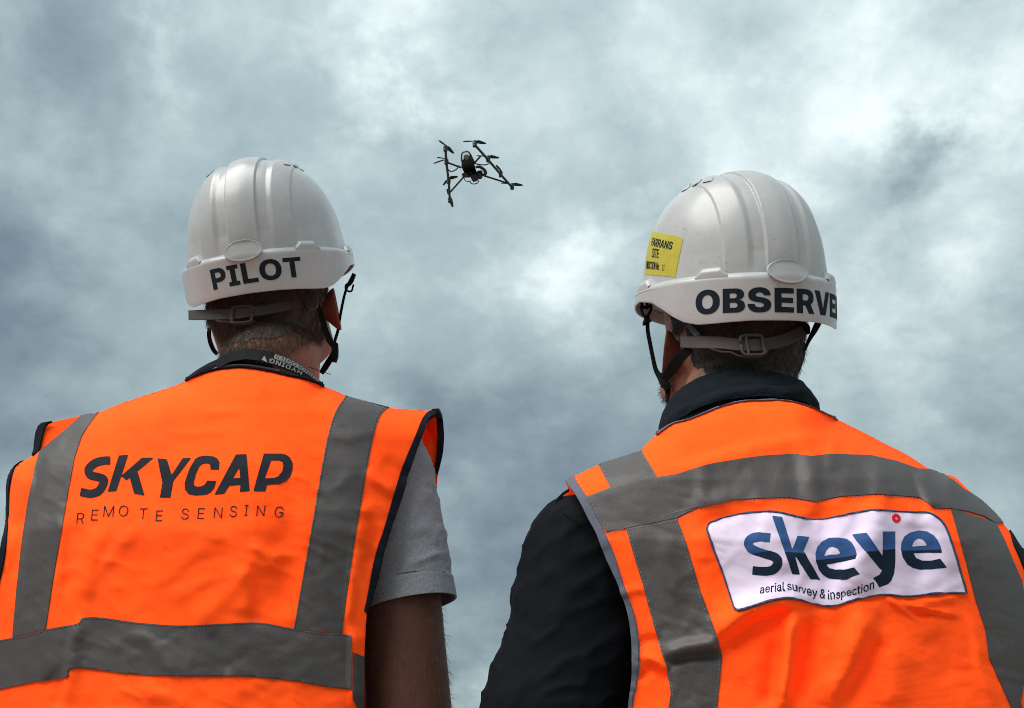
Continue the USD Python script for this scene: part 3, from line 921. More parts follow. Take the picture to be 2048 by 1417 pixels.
def person_body(fr, neck, spine, sh_l, sh_r, arms, edge=.010, shape=None):
    J = {'crown': (fr((0, -.022, -.008)), .080), 'brow': (fr((0, .032, -.01)), .073), 'nape': (fr((0, -.030, -.070)), .071), 'cheek': (fr((0, .025, -.085)), .066),
         'jaw_l': (fr((-.056, .024, -.120)), .027), 'jaw_r': (fr((.056, .024, -.120)), .027), 'chin': (fr((0, .072, -.142)), .024), 'nose_a': (fr((0, .100, -.045)), .011), 'nose_b': (fr((0, .118, -.080)), .013),
         'occ': (fr((0, -.040, -.105)), .054), 'neck_a': (fr((0, -.020, -.115)), .056), 'neck_b': neck, 'spine_a': spine[0], 'spine_b': spine[1], 'spine_c': spine[2], 'hip': spine[3],
         'lip': (fr((0, .094, -.112)), .012)}
    J |= {k: (fr(c), r) for k, (c, r) in (shape or {}).items()}
    bones = [('crown', 'brow'), ('crown', 'nape'), ('brow', 'cheek', 'nape'), ('cheek', 'jaw_l', 'jaw_r', 'chin'), ('nose_a', 'nose_b'), ('cheek', 'lip', 'chin'), ('nape', 'occ', 'neck_a'), ('neck_a', 'neck_b'), ('jaw_l', 'jaw_r', 'neck_a'),
             ('neck_b', 'spine_a'), ('spine_a', 'spine_b'), ('spine_b', 'spine_c'), ('spine_c', 'hip')]
    for s, sh in (('l', sh_l), ('r', sh_r)):
        J['sh' + s] = sh
        bones += [('spine_a', 'sh' + s, 'spine_b')]
        el, wr = arms[s]
        J['el' + s], J['wr' + s] = el, wr
        J['up' + s] = ((np.array(sh[0]) * .55 + np.array(el[0]) * .45), (sh[1] if np.ndim(sh[1]) == 0 else .05) * .45 + el[1] * .55 + .002)
        bones += [('sh' + s, 'up' + s), ('up' + s, 'el' + s), ('el' + s, 'wr' + s)]
        # a hand loosely closed: palm, four fingers, thumb
        d = np.array(wr[0]) - np.array(el[0])
        d /= np.linalg.norm(d)
        up = np.array([0, 0, 1.0]) - d * d[2]
        up /= np.linalg.norm(up)
        x = np.cross(d, up)
        inn = -1 if s == 'r' else 1
        O = np.array(wr[0])
        J['pa' + s], J['pb' + s], J['pc' + s] = (O + d * .03, .022), (O + d * .085 + up * .026, .014), (O + d * .082 - up * .028, .013)
        bones += [('wr' + s, 'pa' + s), ('pa' + s, 'pb' + s, 'pc' + s)]
        for q, ln in enumerate((.95, 1.05, 1.0, .8)):
            b = O + d * .088 + up * (.027 - .018 * q)
            k1, k2, k3 = b + d * .036 * ln, b + d * .052 * ln + x * inn * .022 * ln, b + d * .040 * ln + x * inn * .043 * ln
            for t, (c, r) in enumerate(((b, .0098), (k1, .0092), (k2, .0085), (k3, .0078))):
                J[f'f{s}{q}{t}'] = (c, r)
            bones += [(f'f{s}{q}{t}', f'f{s}{q}{t + 1}') for t in range(3)]
        t0, t1, t2 = O + d * .035 + up * .022, O + d * .062 + up * .048 + x * inn * .014, O + d * .090 + up * .046 + x * inn * .030
        for t, (c, r) in enumerate(((t0, .0125), (t1, .0105), (t2, .009))):
            J[f't{s}{t}'] = (c, r)
        bones += [(f't{s}0', f't{s}1'), (f't{s}1', f't{s}2')]
    return chain(bones, J, edge, 10)


def ear(fr, side, y=-.004, z=-.072, tilt=0.0, flare=.42):
    """An outer ear: a cupped, rounded shell with its rim, standing off the head."""
    a = np.linspace(0, 2 * np.pi, 41)[:-1]
    w, h = .0175, .030
    ox = w * np.cos(a) * (1 + .18 * np.sin(a))
    oz = h * np.sin(a)
    rows = []
    for s, out, thick in ((.0, .002, 0), (.45, .004, 0), (.80, .006, 0), (.95, .011, 0), (1.0, .0125, 0), (1.0, .0100, 0), (.92, .006, 0), (.6, -.002, 0), (.3, -.010, 0)):
        yy, zz = ox * s, oz * s
        off = out + (-yy) * math.sin(flare) * 1.0
        rows.append(np.stack([side * (off), yy * math.cos(flare), zz], -1))
    P = np.stack(rows)
    c, s_ = math.cos(tilt), math.sin(tilt)
    P = np.stack([P[..., 0], P[..., 1] * c - P[..., 2] * s_, P[..., 1] * s_ + P[..., 2] * c], -1)
    P = P + np.array([side * .0745, y, z])
    m = grid_mesh(fr(P), True)
    m.fix_normals()
    return m


def legs(cx, cy, hipz, name, root, spread=.10):
    J, bones = {'waist': ((cx, cy, hipz + .09), (.160, .112, .05)), 'seat': ((cx, cy - .006, hipz - .02), (.172, .125, .10))}, [('waist', 'seat')]
    for s in (-1, 1):
        J |= {f'hip{s}': ((cx + s * .085, cy, hipz - .02), .100), f'knee{s}': ((cx + s * (spread - .005), cy + .02, .50), .066), f'ankle{s}': ((cx + s * spread, cy - .01, .10), .055)}
        bones += [('seat', f'hip{s}'), (f'hip{s}', f'knee{s}'), (f'knee{s}', f'ankle{s}')]
    obj('trousers', chain(bones, J, .025, 8), 'trousers', root, smooth=True)
    for s in (-1, 1):
        B = {'heel': ((cx + s * spread, cy - .035, .040), (.036, .036, .040)), 'ball': ((cx + s * (spread + .008), cy + .12, .034), (.048, .045, .034)), 'toe': ((cx + s * (spread + .008), cy + .18, .03), (.042, .04, .03)), 'cuff': ((cx + s * spread, cy - .01, .15), .05)}
        obj('boot', chain([('heel', 'ball'), ('ball', 'toe'), ('heel', 'cuff'), ('cuff', 'ball')], B, .015, 4), 'boot', root)


def loft(rows, sides=48, closed_top=True, wobble=0.0, seed=0, open_bottom=True):
    """A sleeve: rows of (centre, radius or (rx, ry)); rings square to the line of centres, with folds."""
    c = np.array([r[0] for r in rows], float)
    r = np.array([np.broadcast_to(r[1], 2) for r in rows], float)
    n = 8
    C, Rr = smooth_line(c, n), smooth_line(r, n)
    t = np.gradient(C, axis=0)
    t /= np.linalg.norm(t, axis=1, keepdims=True)
    ref = np.array([0, 1.0, 0])
    a = np.cross(ref, t)
    a /= np.linalg.norm(a, axis=1, keepdims=True)
    b = np.cross(t, a)
    ang = np.arange(sides) * 2 * np.pi / sides
    P = C[:, None] + Rr[:, :1, None] * np.cos(ang)[None, :, None] * a[:, None] + Rr[:, 1:, None] * np.sin(ang)[None, :, None] * b[:, None]
    if wobble:
        q = P * np.array([22, 22, 13.0])
        d = (meshkit.fbm(q, 3, seed) - .5) * 2 * wobble
        q2 = np.stack([P[..., 0] * 26 + P[..., 2] * 20, P[..., 1] * 26, P[..., 2] * 34 - P[..., 0] * 18], -1)
        d = d + wobble * .8 * ((1 - np.minimum(np.abs(meshkit.fbm(q2, 2, seed + 5) - .5) * 4.5, 1)) ** 3 - .3)
        nrm = P - C[:, None]
        P = P + nrm / np.linalg.norm(nrm, axis=-1, keepdims=True) * d[..., None]
    m = grid_mesh(P, True)
    V, Fc = m.vertices, m.faces
    if closed_top:
        k = len(V)
        V = np.vstack([V, C[:1]])
        j = np.arange(sides)
        Fc = np.vstack([Fc, np.stack([np.full(sides, k), (j + 1) % sides, j], -1)])
    m = trimesh.Trimesh(V, Fc, process=False)
    return outward(m, C.mean(0))


# ------------------------------------------------------------------ the pilot
PB = Frame((0, 0, 0), 0, 0, 0)
proot = holder('person', 'person in an orange vest and grey short-sleeved polo shirt, looking up, seen from behind', 'person', (-.33, 1.05, 0))
nb = W(541, 742, 1.052)
sp = [(W(520, 885, 1.05), (.07, .052, .06)), (W(470, 960, 1.045), (.125, .085, .10)), (W(400, 1300, 1.045), (.135, .092, .12)), ((-.335, 1.045, EYE - .12), (.145, .10, .12))]
el_r, wr_r = (W(827, 1530, 1.045), .047), (W(827, 1530, 1.045) + np.array([-.10, .24, .06]), .029)
sl = np.array([-.505, 1.085, W(800, 985, 1.045)[2]])
el_l = (sl + np.array([-.03, 0, -.32]), .043)
pbody = person_body(PF, (nb, .0635), sp, (sl, .040), (W(783, 925, 1.045), .040), {'r': (el_r, wr_r), 'l': (el_l, (el_l[0] + np.array([.12, .23, .06]), .029))},
    shape={'nape': ((-.010, -.030, -.070), .076), 'occ': ((-.018, -.038, -.108), .060), 'jaw_r': ((.044, .012, -.118), .026), 'cheek': ((-.002, .025, -.085), .065)})
obj('body', pbody, 'skin_by_height', proot, smooth=True)
obj('ear', ear(PF, 1, -.016, -.076, .22, .12), 'ear', proot, smooth=True)
obj('ear', ear(PF, -1, -.004, -.074, .2, .05), 'ear', proot, smooth=True)


def hair_on(body, fr, inside, n, length, m, parent, seed, color_scalp=None, droop=.8, width=.00042, jitter=.35):
    """Short hair growing from the body where inside(head coordinates) holds."""
    r = np.random.default_rng(seed)
    pts, fi = trimesh.sample.sample_surface(body, n * 14, seed=seed)
    q = fr.inv(pts)
    keep = inside(q)
    pts, fi = pts[keep][:n], fi[keep][:n]
    nr = body.face_normals[fi]
    down = np.array([0, 0, -1.0]) - nr * (nr @ np.array([0, 0, -1.0]))[:, None]
    down /= np.linalg.norm(down, axis=1, keepdims=True) + 1e-9
    jit = r.normal(size=pts.shape) * jitter
    L = length * (.6 + .6 * r.random(len(pts)))[:, None]
    d0 = nr * .45 + down * droop + jit * .5
    d0 /= np.linalg.norm(d0, axis=1, keepdims=True)
    d1 = nr * .05 + down * droop + jit * .6
    d1 /= np.linalg.norm(d1, axis=1, keepdims=True)
    p0 = pts - nr * .001
    p1 = p0 + d0 * L * .45
    p2 = p1 + d1 * L * .55
    return curves('hair', np.stack([p0, p1, p2], 1), [width, width * .9, width * .35], m, parent)


def hairline(q, low, side=.02):
    a = np.abs(q[:, 0])
    line = np.interp(a, [0, .04, .06, .075, .09], [low, low + .004, low + .022, -.075, -.06])
    return (q[:, 2] > line) & (q[:, 2] < .01) & (q[:, 1] < side) & ~((a > .062) & (q[:, 1] > -.035) & (q[:, 2] < -.05))


ph = hair_on(pbody, PF, lambda q: hairline(q, -.136), 19000, .015, 'hair_brown', proot, 3)


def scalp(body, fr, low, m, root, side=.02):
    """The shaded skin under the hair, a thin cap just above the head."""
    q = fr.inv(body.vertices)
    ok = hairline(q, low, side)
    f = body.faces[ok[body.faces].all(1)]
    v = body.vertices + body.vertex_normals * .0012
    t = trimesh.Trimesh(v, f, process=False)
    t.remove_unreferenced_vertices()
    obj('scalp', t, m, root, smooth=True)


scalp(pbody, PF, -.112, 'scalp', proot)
def arm_hair(body, n, lo, hi, xmin, parent):
    r = np.random.default_rng(9)
    pts, fi = trimesh.sample.sample_surface(body, 60000, seed=9)
    k = (pts[:, 2] > lo) & (pts[:, 2] < hi) & (pts[:, 0] > xmin)
    pts, nr = pts[k][:n], body.face_normals[fi[k][:n]]
    d = nr * .7 + np.array([.1, 0, -.7]) + r.normal(size=pts.shape) * .45
    d /= np.linalg.norm(d, axis=1, keepdims=True)
    L = .009 * (.5 + r.random(len(pts)))[:, None]
    curves('arm_hair', np.stack([pts - nr * .0005, pts + d * L * .5, pts + d * L + np.array([0, 0, -.0015])], 1), [.00022, .00018, .00008], 'hair_body', parent)


arm_hair(pbody, 2200, EYE - .10, EYE + .22, -.19, proot)
# polo shirt: torso, sleeves with ribbed cuffs, dark collar with a pale line
Jt = {'a': (sp[0][0] + [0, .008, -.02], (.075, .05, .05)), 'b': (sp[1][0] + [0, .012, 0], (.145, .092, .115)), 'c': (sp[2][0] + [0, .012, 0], (.145, .094, .12)), 'd': ((-.335, 1.057, EYE - .20), (.15, .10, .10)), 'l': (sl, .043), 'r': (W(780, 930, 1.05), .046)}
shirt = obj('polo_shirt', chain([('a', 'b'), ('b', 'c'), ('c', 'd'), ('a', 'l', 'b'), ('a', 'r', 'b')], Jt, .02, 8), 'polo', proot, smooth=True)
m_px = .000575
rows = [(786, 858, 52), (782, 880, 72), (778, 905, 84), (780, 945, 94), (786, 1000, 94), (796, 1050, 95), (804, 1110, 95), (810, 1158, 95.3), (811, 1167, 95.6)]
slv = loft([(W(x, y, 1.05), r * m_px) for x, y, r in rows], wobble=.0035, seed=11)
obj('sleeve', slv, 'polo', shirt, smooth=True)
rows = [(810, 1160, 92), (811, 1166, 93), (812, 1172, 96.6), (814, 1184, 97.0), (816, 1198, 97.4), (818, 1212, 97.6)]
cuff_o = loft([(W(x, y, 1.05), r * m_px) for x, y, r in rows], closed_top=False, wobble=.0008, seed=12)
cuff_i = loft([(W(x, y, 1.05), (r - 4.5) * m_px) for x, y, r in rows], closed_top=False, wobble=.0008, seed=12)
cuff_i.invert()
nr_ = len(cuff_o.vertices) - 48
jj = np.arange(48)
lip = np.vstack([np.stack([nr_ + jj, nr_ + (jj + 1) % 48, nr_ + jj + len(cuff_o.vertices)], -1), np.stack([nr_ + (jj + 1) % 48, nr_ + (jj + 1) % 48 + len(cuff_o.vertices), nr_ + jj + len(cuff_o.vertices)], -1)])
cf = cat([cuff_o, cuff_i])
cf = trimesh.Trimesh(cf.vertices, np.vstack([cf.faces, lip]), process=False)
obj('sleeve_cuff', cf, 'polo', shirt, smooth=40)
mirror = np.array([-1, 1, 1.0])
slv2 = loft([(sl + np.array([.012 - .016 * k, -.004 * k, .03 - .05 * k]), (.012, .040, .048, .052, .055)[k]) for k in range(5)], wobble=.003, seed=13)
obj('sleeve', slv2, 'polo', shirt, smooth=True)
legs(-.335, 1.06, .93, 'pilot', proot)


def collar_ring(back_low, back_high, Yb, Yt, thick, front_low, n=6, bulge=.0, rumple=0.0):
    """A collar: traced lower and upper edge at the back (px) with their distances, closed round the front of the neck."""
    lo, hi = W(*np.array(back_low, float).T, Yb), W(*np.array(back_high, float).T, Yt)
    lo, hi = smooth_line(lo, n), smooth_line(hi, n)
    k = min(len(lo), len(hi))

    def front(a, drop, m=26):
        A, B = a[-1], a[0]
        t = np.linspace(0, 1, m + 2)[1:-1, None]
        base = A * (1 - t) + B * t
        return base + np.array([0, front_low, 0]) * np.sin(np.pi * t) + np.array([0, 0, -drop]) * np.sin(np.pi * t)
    lo, hi = np.vstack([lo, front(lo, .05)]), np.vstack([hi, front(hi, .045)])
    c = hi.mean(0)
    out = np.stack([hi[:, 0] - c[0], hi[:, 1] - c[1], 0 * hi[:, 0]], -1)
    out /= np.linalg.norm(out, axis=1, keepdims=True)
    rows = []
    for t in np.linspace(0, 1, 9):
        rows.append(lo * (1 - t) + hi * t + out * (bulge * math.sin(math.pi * t)))
    rows.append(hi - out * thick * .5 + [0, 0, .0012])
    rows.append(hi - out * thick)
    rows.append(lo - out * thick)
    G = np.stack(rows)
    if rumple:
        G = G + out[None] * ((meshkit.fbm(G * [38, 38, 55], 3, 8) - .5) * 2 * rumple)[..., None] + np.array([0, 0, 1.0]) * ((meshkit.fbm(G * [30, 30, 9], 2, 18) - .5) * 1.2 * rumple)[..., None]
    m = grid_mesh(G, True)
    return outward(m, c - [0, 0, .02])


z6 = lambda pts: zoom(pts, 6.16, 370, 560)
clow = [(376, 766), (404, 752), (435, 743), (467, 738.5), (495, 738.5), (535, 745), (581, 756), (614, 764), (646, 776)]
chigh = [(377, 752), (402, 735), (433, 720), (465, 713), (497, 709), (535, 710), (575, 722), (608, 741), (640, 764)]
Ylo = np.array([1.066, 1.032, 1.006, .992, .988, .992, 1.010, 1.032, 1.062])
obj('collar', collar_ring(clow, chigh, Ylo, Ylo + .004, .006, .13, bulge=.003, rumple=.0012), 'collar', proot, smooth=50)
tl = z6([(190, 1175), (300, 1120), (420, 1076), (560, 1055), (700, 1049), (820, 1056), (960, 1078), (1100, 1104), (1250, 1145), (1420, 1200)])
obj('collar_trim', band_px(tl, 1.25, np.interp([p[0] for p in tl], [p[0] for p in clow], Ylo) - .0035, .001), 'white_trim', proot)

# ------------------------------------------------------------------ the pilot's vest
p_sil = [(-60, 1000), (16, 965), (25, 940), (42, 925), (60, 915), (80, 901), (125, 866), (163, 832), (196, 826), (240, 808), (300, 788), (340, 775), (371, 763)]
p_neck = [(371, 763), (402, 750), (435, 741), (467, 737), (492, 737), (532, 743), (581, 754), (613.5, 761), (646, 773)]
p_sil2 = [(646, 773), (670, 782), (695, 793), (735, 804), (778, 816), (820, 819), (850, 822), (866, 821)]
p_right = [(866, 821), (870, 831), (857, 840.5), (848, 862), (834, 896.5), (818.6, 943), (801.5, 1000), (776, 1074), (756, 1155), (740.6, 1206), (733, 1236), (729, 1312), (726, 1417), (724, 1560), (722, 1760)]
p_left = [(-150, 1760), (-110, 1560), (-70, 1417), (-45, 1300), (-22, 1200), (0, 1130), (8, 1080), (14, 1010), (16, 965), (25, 940), (42, 925), (60, 915), (80, 901), (125, 866), (163, 832)]
p_out = smooth_line(p_left, 4).tolist() + smooth_line(p_sil[7:], 4).tolist() + smooth_line(p_neck, 4).tolist() + smooth_line(p_sil2, 4).tolist() + smooth_line(p_right, 4).tolist()
roll_p1 = roll_field([(14, 1040), (16, 965), (25, 940), (42, 925), (60, 915), (80, 901), (125, 866), (163, 832), (196, 826), (240, 808), (300, 788), (340, 775), (371, 763)], 62, .055)
roll_p2 = roll_field(p_sil2[:-1], 62, .055)
roll_pn = roll_field(p_neck, 40, .010)
zL, zR = (lambda p: zoom(p, 1.976, 0, 700)), (lambda p: zoom(p, 1.976, 480, 700))
P_CREASE = [
    (zL([(410, 700), (360, 820), (330, 1000)]), 26, 20, .0065), (zL([(300, 660), (280, 800), (262, 960)]), 14, 18, -.0035), (zL([(230, 640), (235, 800), (225, 1000)]), 10, 12, .0025),
    (zL([(560, 690), (470, 770), (380, 900)]), 10, 14, .0025), (zL([(880, 720), (700, 850), (560, 990)]), 24, 22, .0022), (zL([(1040, 790), (840, 900), (660, 1000)]), 20, 13, .0022),
     (zL([(1000, 850), (860, 1000), (760, 1090)]), 24, 18, .003), (zL([(740, 230), (860, 245), (985, 235)]), 9, 7, .0018), (zL([(640, 300), (700, 330), (900, 320)]), 9, 8, .0016),
    (zL([(545, 240), (560, 330), (700, 380)]), 14, 9, .002), (zL([(210, 930), (260, 880), (330, 860)]), 9, 12, .0013),
    (zR([(40, 760), (110, 820), (215, 800)]), 12, 10, .003), (zR([(70, 860), (75, 1000), (50, 1100)]), 34, 38, -.005), (zR([(170, 640), (180, 850), (150, 1060)]), 34, 34, -.008), (zR([(10, 850), (30, 960), (20, 1060)]), 22, 16, .006),
    (zR([(500, 468), (540, 520), (590, 555), (620, 560)]), 9, 12, .006), (zR([(560, 440), (620, 470), (660, 520)]), 14, 14, -.004), (zR([(480, 640), (530, 740), (520, 860)]), 18, 14, -.006), (zR([(440, 860), (436, 980), (420, 1080)]), 7, 12, .004),
    (zR([(437, 1090), (441, 1220), (443, 1417)]), 5, 22, .006), (zR([(505, 600), (470, 760), (450, 900)]), 10, 14, .003),
    (zL([(318, 1040), (300, 1100), (275, 1200), (272, 1280), (240, 1417)]), 5, 20, .007), (zL([(180, 1290), (230, 1350), (225, 1417)]), 16, 22, -.005), (zL([(560, 1310), (620, 1360), (760, 1400)]), 18, 14, .004), (zL([(520, 1110), (620, 1190), (700, 1270)]), 18, 18, .003), (zL([(830, 1110), (880, 1200), (900, 1290)]), 16, 16, -.003),
    (zL([(270, 300), (200, 400), (160, 440)]), 12, 14, .006), (zL([(160, 430), (140, 560), (90, 720), (60, 900)]), 15, 12, -.007), (zL([(330, 270), (260, 320), (220, 400)]), 9, 9, .003), (zL([(100, 480), (70, 580), (40, 720)]), 12, 12, .004),
    (zR([(405, 215), (480, 225), (560, 240)]), 4, 5, -.0015), (zR([(500, 245), (540, 260), (580, 262)]), 4, 4, -.002), (zR([(330, 330), (420, 350), (520, 330)]), 10, 12, .002)]
crp = crease_field(P_CREASE)
XS = lambda py: np.interp(py, [740, 900, 1100, 1417, 1760], [512, 455, 410, 385, 370])


def p_depth(px, py):
    px, py = np.asarray(px, float), np.asarray(py, float)
    m = (px - XS(py)) * .00056
    y = .938 + 1.05 * m ** 2 + np.interp(py, [700, 760, 830, 930, 1060, 1250, 1417, 1760], [.034, .026, .008, -.010, -.020, -.012, -.004, .0])
    y = y + np.maximum(px - 700, 0) ** 1.5 * .0000120
    y = y + roll_p1(px, py) + roll_p2(px, py) + roll_pn(px, py)
    y = y - crp(px, py)
    y = y - .0045 * fbm2(px, py, 150, 210, 1) - .0022 * fbm2(px + .35 * py, py - .2 * px, 70, 45, 2) - .0006 * fbm2(px, py, 22, 17, 3, 2)
    y = y - .0020 * ridges(px + .5 * py, py - .35 * px, 120, 60, 21) - .0012 * ridges(px - .4 * py, py, 60, 90, 22) + .0010 * ridges(px, py + .3 * px, 80, 34, 23)
    return y


class Cached(Surf):
    """The same surface read from a table, so that every strip lies on exactly the same folds."""

    def __init__(self, depth, x0, x1, y0, y1, step=3.0):
        from scipy.interpolate import RectBivariateSpline
        xs, ys = np.arange(x0, x1 + step, step), np.arange(y0, y1 + step, step)
        X, Y = np.meshgrid(xs, ys, indexing='ij')
        self.sp = RectBivariateSpline(xs, ys, depth(X.ravel(), Y.ravel()).reshape(X.shape), kx=1, ky=1)
        self.depth = lambda px, py: self.sp.ev(px, py)


PS = Cached(p_depth, -180, 900, 720, 1780)
plain = Surf(lambda px, py: np.full(len(np.atleast_1d(px)), 1.0))
pv = obj('safety_vest', cat([sheet(PS, Polygon(p_out).buffer(0), 6, 0, -.0012, True),
    # the shoulder cap behind the fold at the left, and the inside of the front seen through the right armhole
    sheet(Surf(lambda px, py: 1.035 + (np.asarray(py) - 832) * -.00015 + np.maximum(px - 90, 0) * .0001), [(200, 824), (163, 831.5), (135, 838), (104, 844.5), (90, 850), (80, 872), (70, 912), (100, 930), (180, 870)], 6, 0, -.0012, True),
    sheet(Surf(lambda px, py: 1.118 - np.clip(850 - np.asarray(py), 0, 40) * .0011 - np.clip(870 - np.asarray(px), 0, 200) * .0001), [(868, 826), (872, 836), (876, 858), (876.5, 890), (874, 922), (871, 940), (874, 955), (820, 1020), (760, 1100), (790, 900), (850, 830)], 6, 0, -.0012, True)]), 'orange', proot, smooth=60)


def front_half(poly_px, surf, xin, hem, Yf):
    """The vest going over the shoulder and down the chest."""
    q = surf(np.array(smooth_line(poly_px, 4)))
    rows = [q, q + [0, .018, .0035], q + [0, .045, .004], q + [0, .078, -.012], q + [0, .105, -.05]]
    u = np.linspace(0, 1, len(q))[:, None]
    low = np.array([xin[0], Yf, 0]) * (1 - u) + np.array([xin[1], Yf, 0]) * u
    for t in np.linspace(.15, 1, 8):
        p = low.copy()
        zz = rows[4][:, 2] * (1 - t) + hem * t
        w = min(1, t * 1.6)
        p[:, :2] = rows[4][:, :2] * (1 - w) + low[:, :2] * w
        p[:, 2] = zz
        rows.append(p)
    return grid_mesh(np.stack(rows))


hemz = EYE - .13
fl = front_half(p_sil[7:], PS, (-.60, -.34), hemz, 1.19)
frr = front_half(p_sil2, PS, (-.33, -.12), hemz, 1.19)
obj('front_panel', cat([fl, frr]), 'orange', pv, smooth=60)
# reflective tape
ST = .0011
stripL_l = [(163, 832), (125, 866), (80, 903), (68, 945), (57, 1000), (44, 1090), (34, 1180), (27, 1262), (26, 1276)]
stripL_r = [(197, 826), (180, 848), (165, 872), (150, 915), (137, 985), (122, 1070), (107, 1160), (92, 1258)]
beltT = [(-120, 1300), (-60, 1292), (0, 1281), (50, 1272), (91, 1260), (135, 1252), (157, 1248), (167, 1237), (202, 1235.5), (278, 1246), (354, 1251.5), (430, 1248.5), (500, 1246), (545, 1250), (586, 1258), (640, 1266), (684, 1268.5), (703, 1272)]
beltB = [(703, 1380), (650, 1374), (590, 1363), (500, 1354), (430, 1353.5), (354, 1353), (253, 1348), (177, 1337.7), (139, 1340), (134, 1355), (70, 1364), (0, 1379), (-60, 1392), (-120, 1404)]
obj('reflective_strip', sheet(PS, stripL_l + stripL_r[::-1], 5, ST, 0), 'tape', pv, smooth=50)
rl = zR([(418, 182), (375, 250), (345, 350), (320, 480), (300, 600), (270, 780), (240, 950), (212, 1105)])
rr = zR([(403, 1122), (430, 920), (455, 750), (480, 600), (505, 450), (530, 330), (555, 260), (590, 226)])
obj('reflective_strip', sheet(PS, smooth_line(rl, 4).tolist() + smooth_line(rr, 4).tolist(), 5, ST, 0), 'tape', pv, smooth=50)
obj('reflective_belt', sheet(PS, smooth_line(beltT, 3).tolist() + smooth_line(beltB, 3).tolist(), 5, ST + .0005, 0), 'tape', pv, smooth=50)
obj('reflective_belt', sheet(PS, [(705, 1305), (728, 1314), (727, 1417), (726, 1440), (706, 1400), (704.5, 1383)], 5, ST, 0), 'tape', pv, smooth=50)


def stitches(surf, line, parent, off, dash=5.0, gap=3.4, w=.42, m='thread', t=.0018):
    """A row of short stitches beside an edge."""
    ls = LineString(smooth_line(line, 6))
    ls = ls.offset_curve(off)
    ms, s = [], 0.0
    while s + dash < ls.length:
        a, b = ls.interpolate(s), ls.interpolate(s + dash)
        seg = LineString([a, b]).buffer(w, cap_style='flat')
        v = np.array(seg.exterior.coords)[:4]
        P = surf(v) + surf.normal(v) * t
        ms.append((P, np.array([[0, 1, 2], [0, 2, 3]])))
        s += dash + gap
    if ms:
        obj('stitching', cat(ms), m, parent, smooth=False)


stitches(PS, rl, pv, -3, 4, 3, .45, 'binding')
stitches(PS, rr, pv, -3, 4, 3, .45, 'binding')
stitches(PS, beltT[2:], pv, 3.5, 4, 3, .45, 'binding')
# black binding of armholes and neck
z7 = lambda p: zoom(p, 6.44, 640, 780)
bo = z7([(1465, 262), (1500, 300), (1480, 335), (1400, 390), (1340, 530), (1250, 750), (1150, 1050), (1040, 1417)]) + [(776, 1074), (756, 1155), (740.6, 1206), (733, 1228)]
bi = z7([(1420, 285), (1320, 370), (1240, 560), (1110, 870), (1030, 1080), (930, 1417)]) + [(763, 1074), (748, 1120), (735, 1190), (728, 1222)]
obj('armhole_binding', sheet(PS, smooth_line(bo, 4).tolist() + smooth_line(bi[::-1], 4).tolist(), 4, .0022, -.0014), 'binding', pv, smooth=50)
fo = z7([(1440, 268), (1500, 262), (1540, 270), (1580, 370), (1597, 560), (1592, 720), (1575, 850), (1540, 1000), (1505, 1132)])
fi = z7([(1500, 1090), (1478, 985), (1495, 900), (1511, 700), (1505, 480), (1480, 340), (1455, 310)])
obj('armhole_binding', sheet(Surf(lambda px, py: 1.112 - np.clip(838 - np.asarray(py), 0, 30) * .0042), smooth_line(fo, 4).tolist() + smooth_line(fi, 4).tolist(), 4, .002, -.002, True), 'binding', pv, smooth=50)
z8 = lambda p: zoom(p, 7.083, 0, 800)
ol = z8([(740, 312), (600, 335), (545, 380), (510, 470), (490, 600), (480, 720), (455, 790), (540, 750), (565, 690), (590, 570), (615, 460), (645, 370), (690, 328)])
obj('armhole_binding', sheet(Surf(lambda px, py: 1.031 + (np.asarray(py) - 832) * -.00015), ol, 4, .002, -.002, True), 'binding', pv, smooth=50)
ol = z8([(330, 860), (240, 930), (170, 990), (130, 1080), (112, 1250), (102, 1417)]) + [(10, 1060), (5, 1085), (-2, 1130), (-24, 1200), (-47, 1300)]
orr = [(-30, 1300), (-8, 1200), (8, 1130), (14, 1085), (18, 1030)] + z8([(135, 1417), (145, 1250), (175, 1090), (215, 970), (260, 925)])
obj('armhole_binding', sheet(PS, smooth_line(ol, 4).tolist() + smooth_line(orr, 4).tolist(), 4, .0022, -.0014), 'binding', pv, smooth=50)
nl = np.array(smooth_line(p_neck, 4))
obj('neck_binding', sheet(PS, nl.tolist() + (nl + [0, -5.5])[::-1].tolist(), 4, .0022, -.002), 'binding', pv, smooth=50)
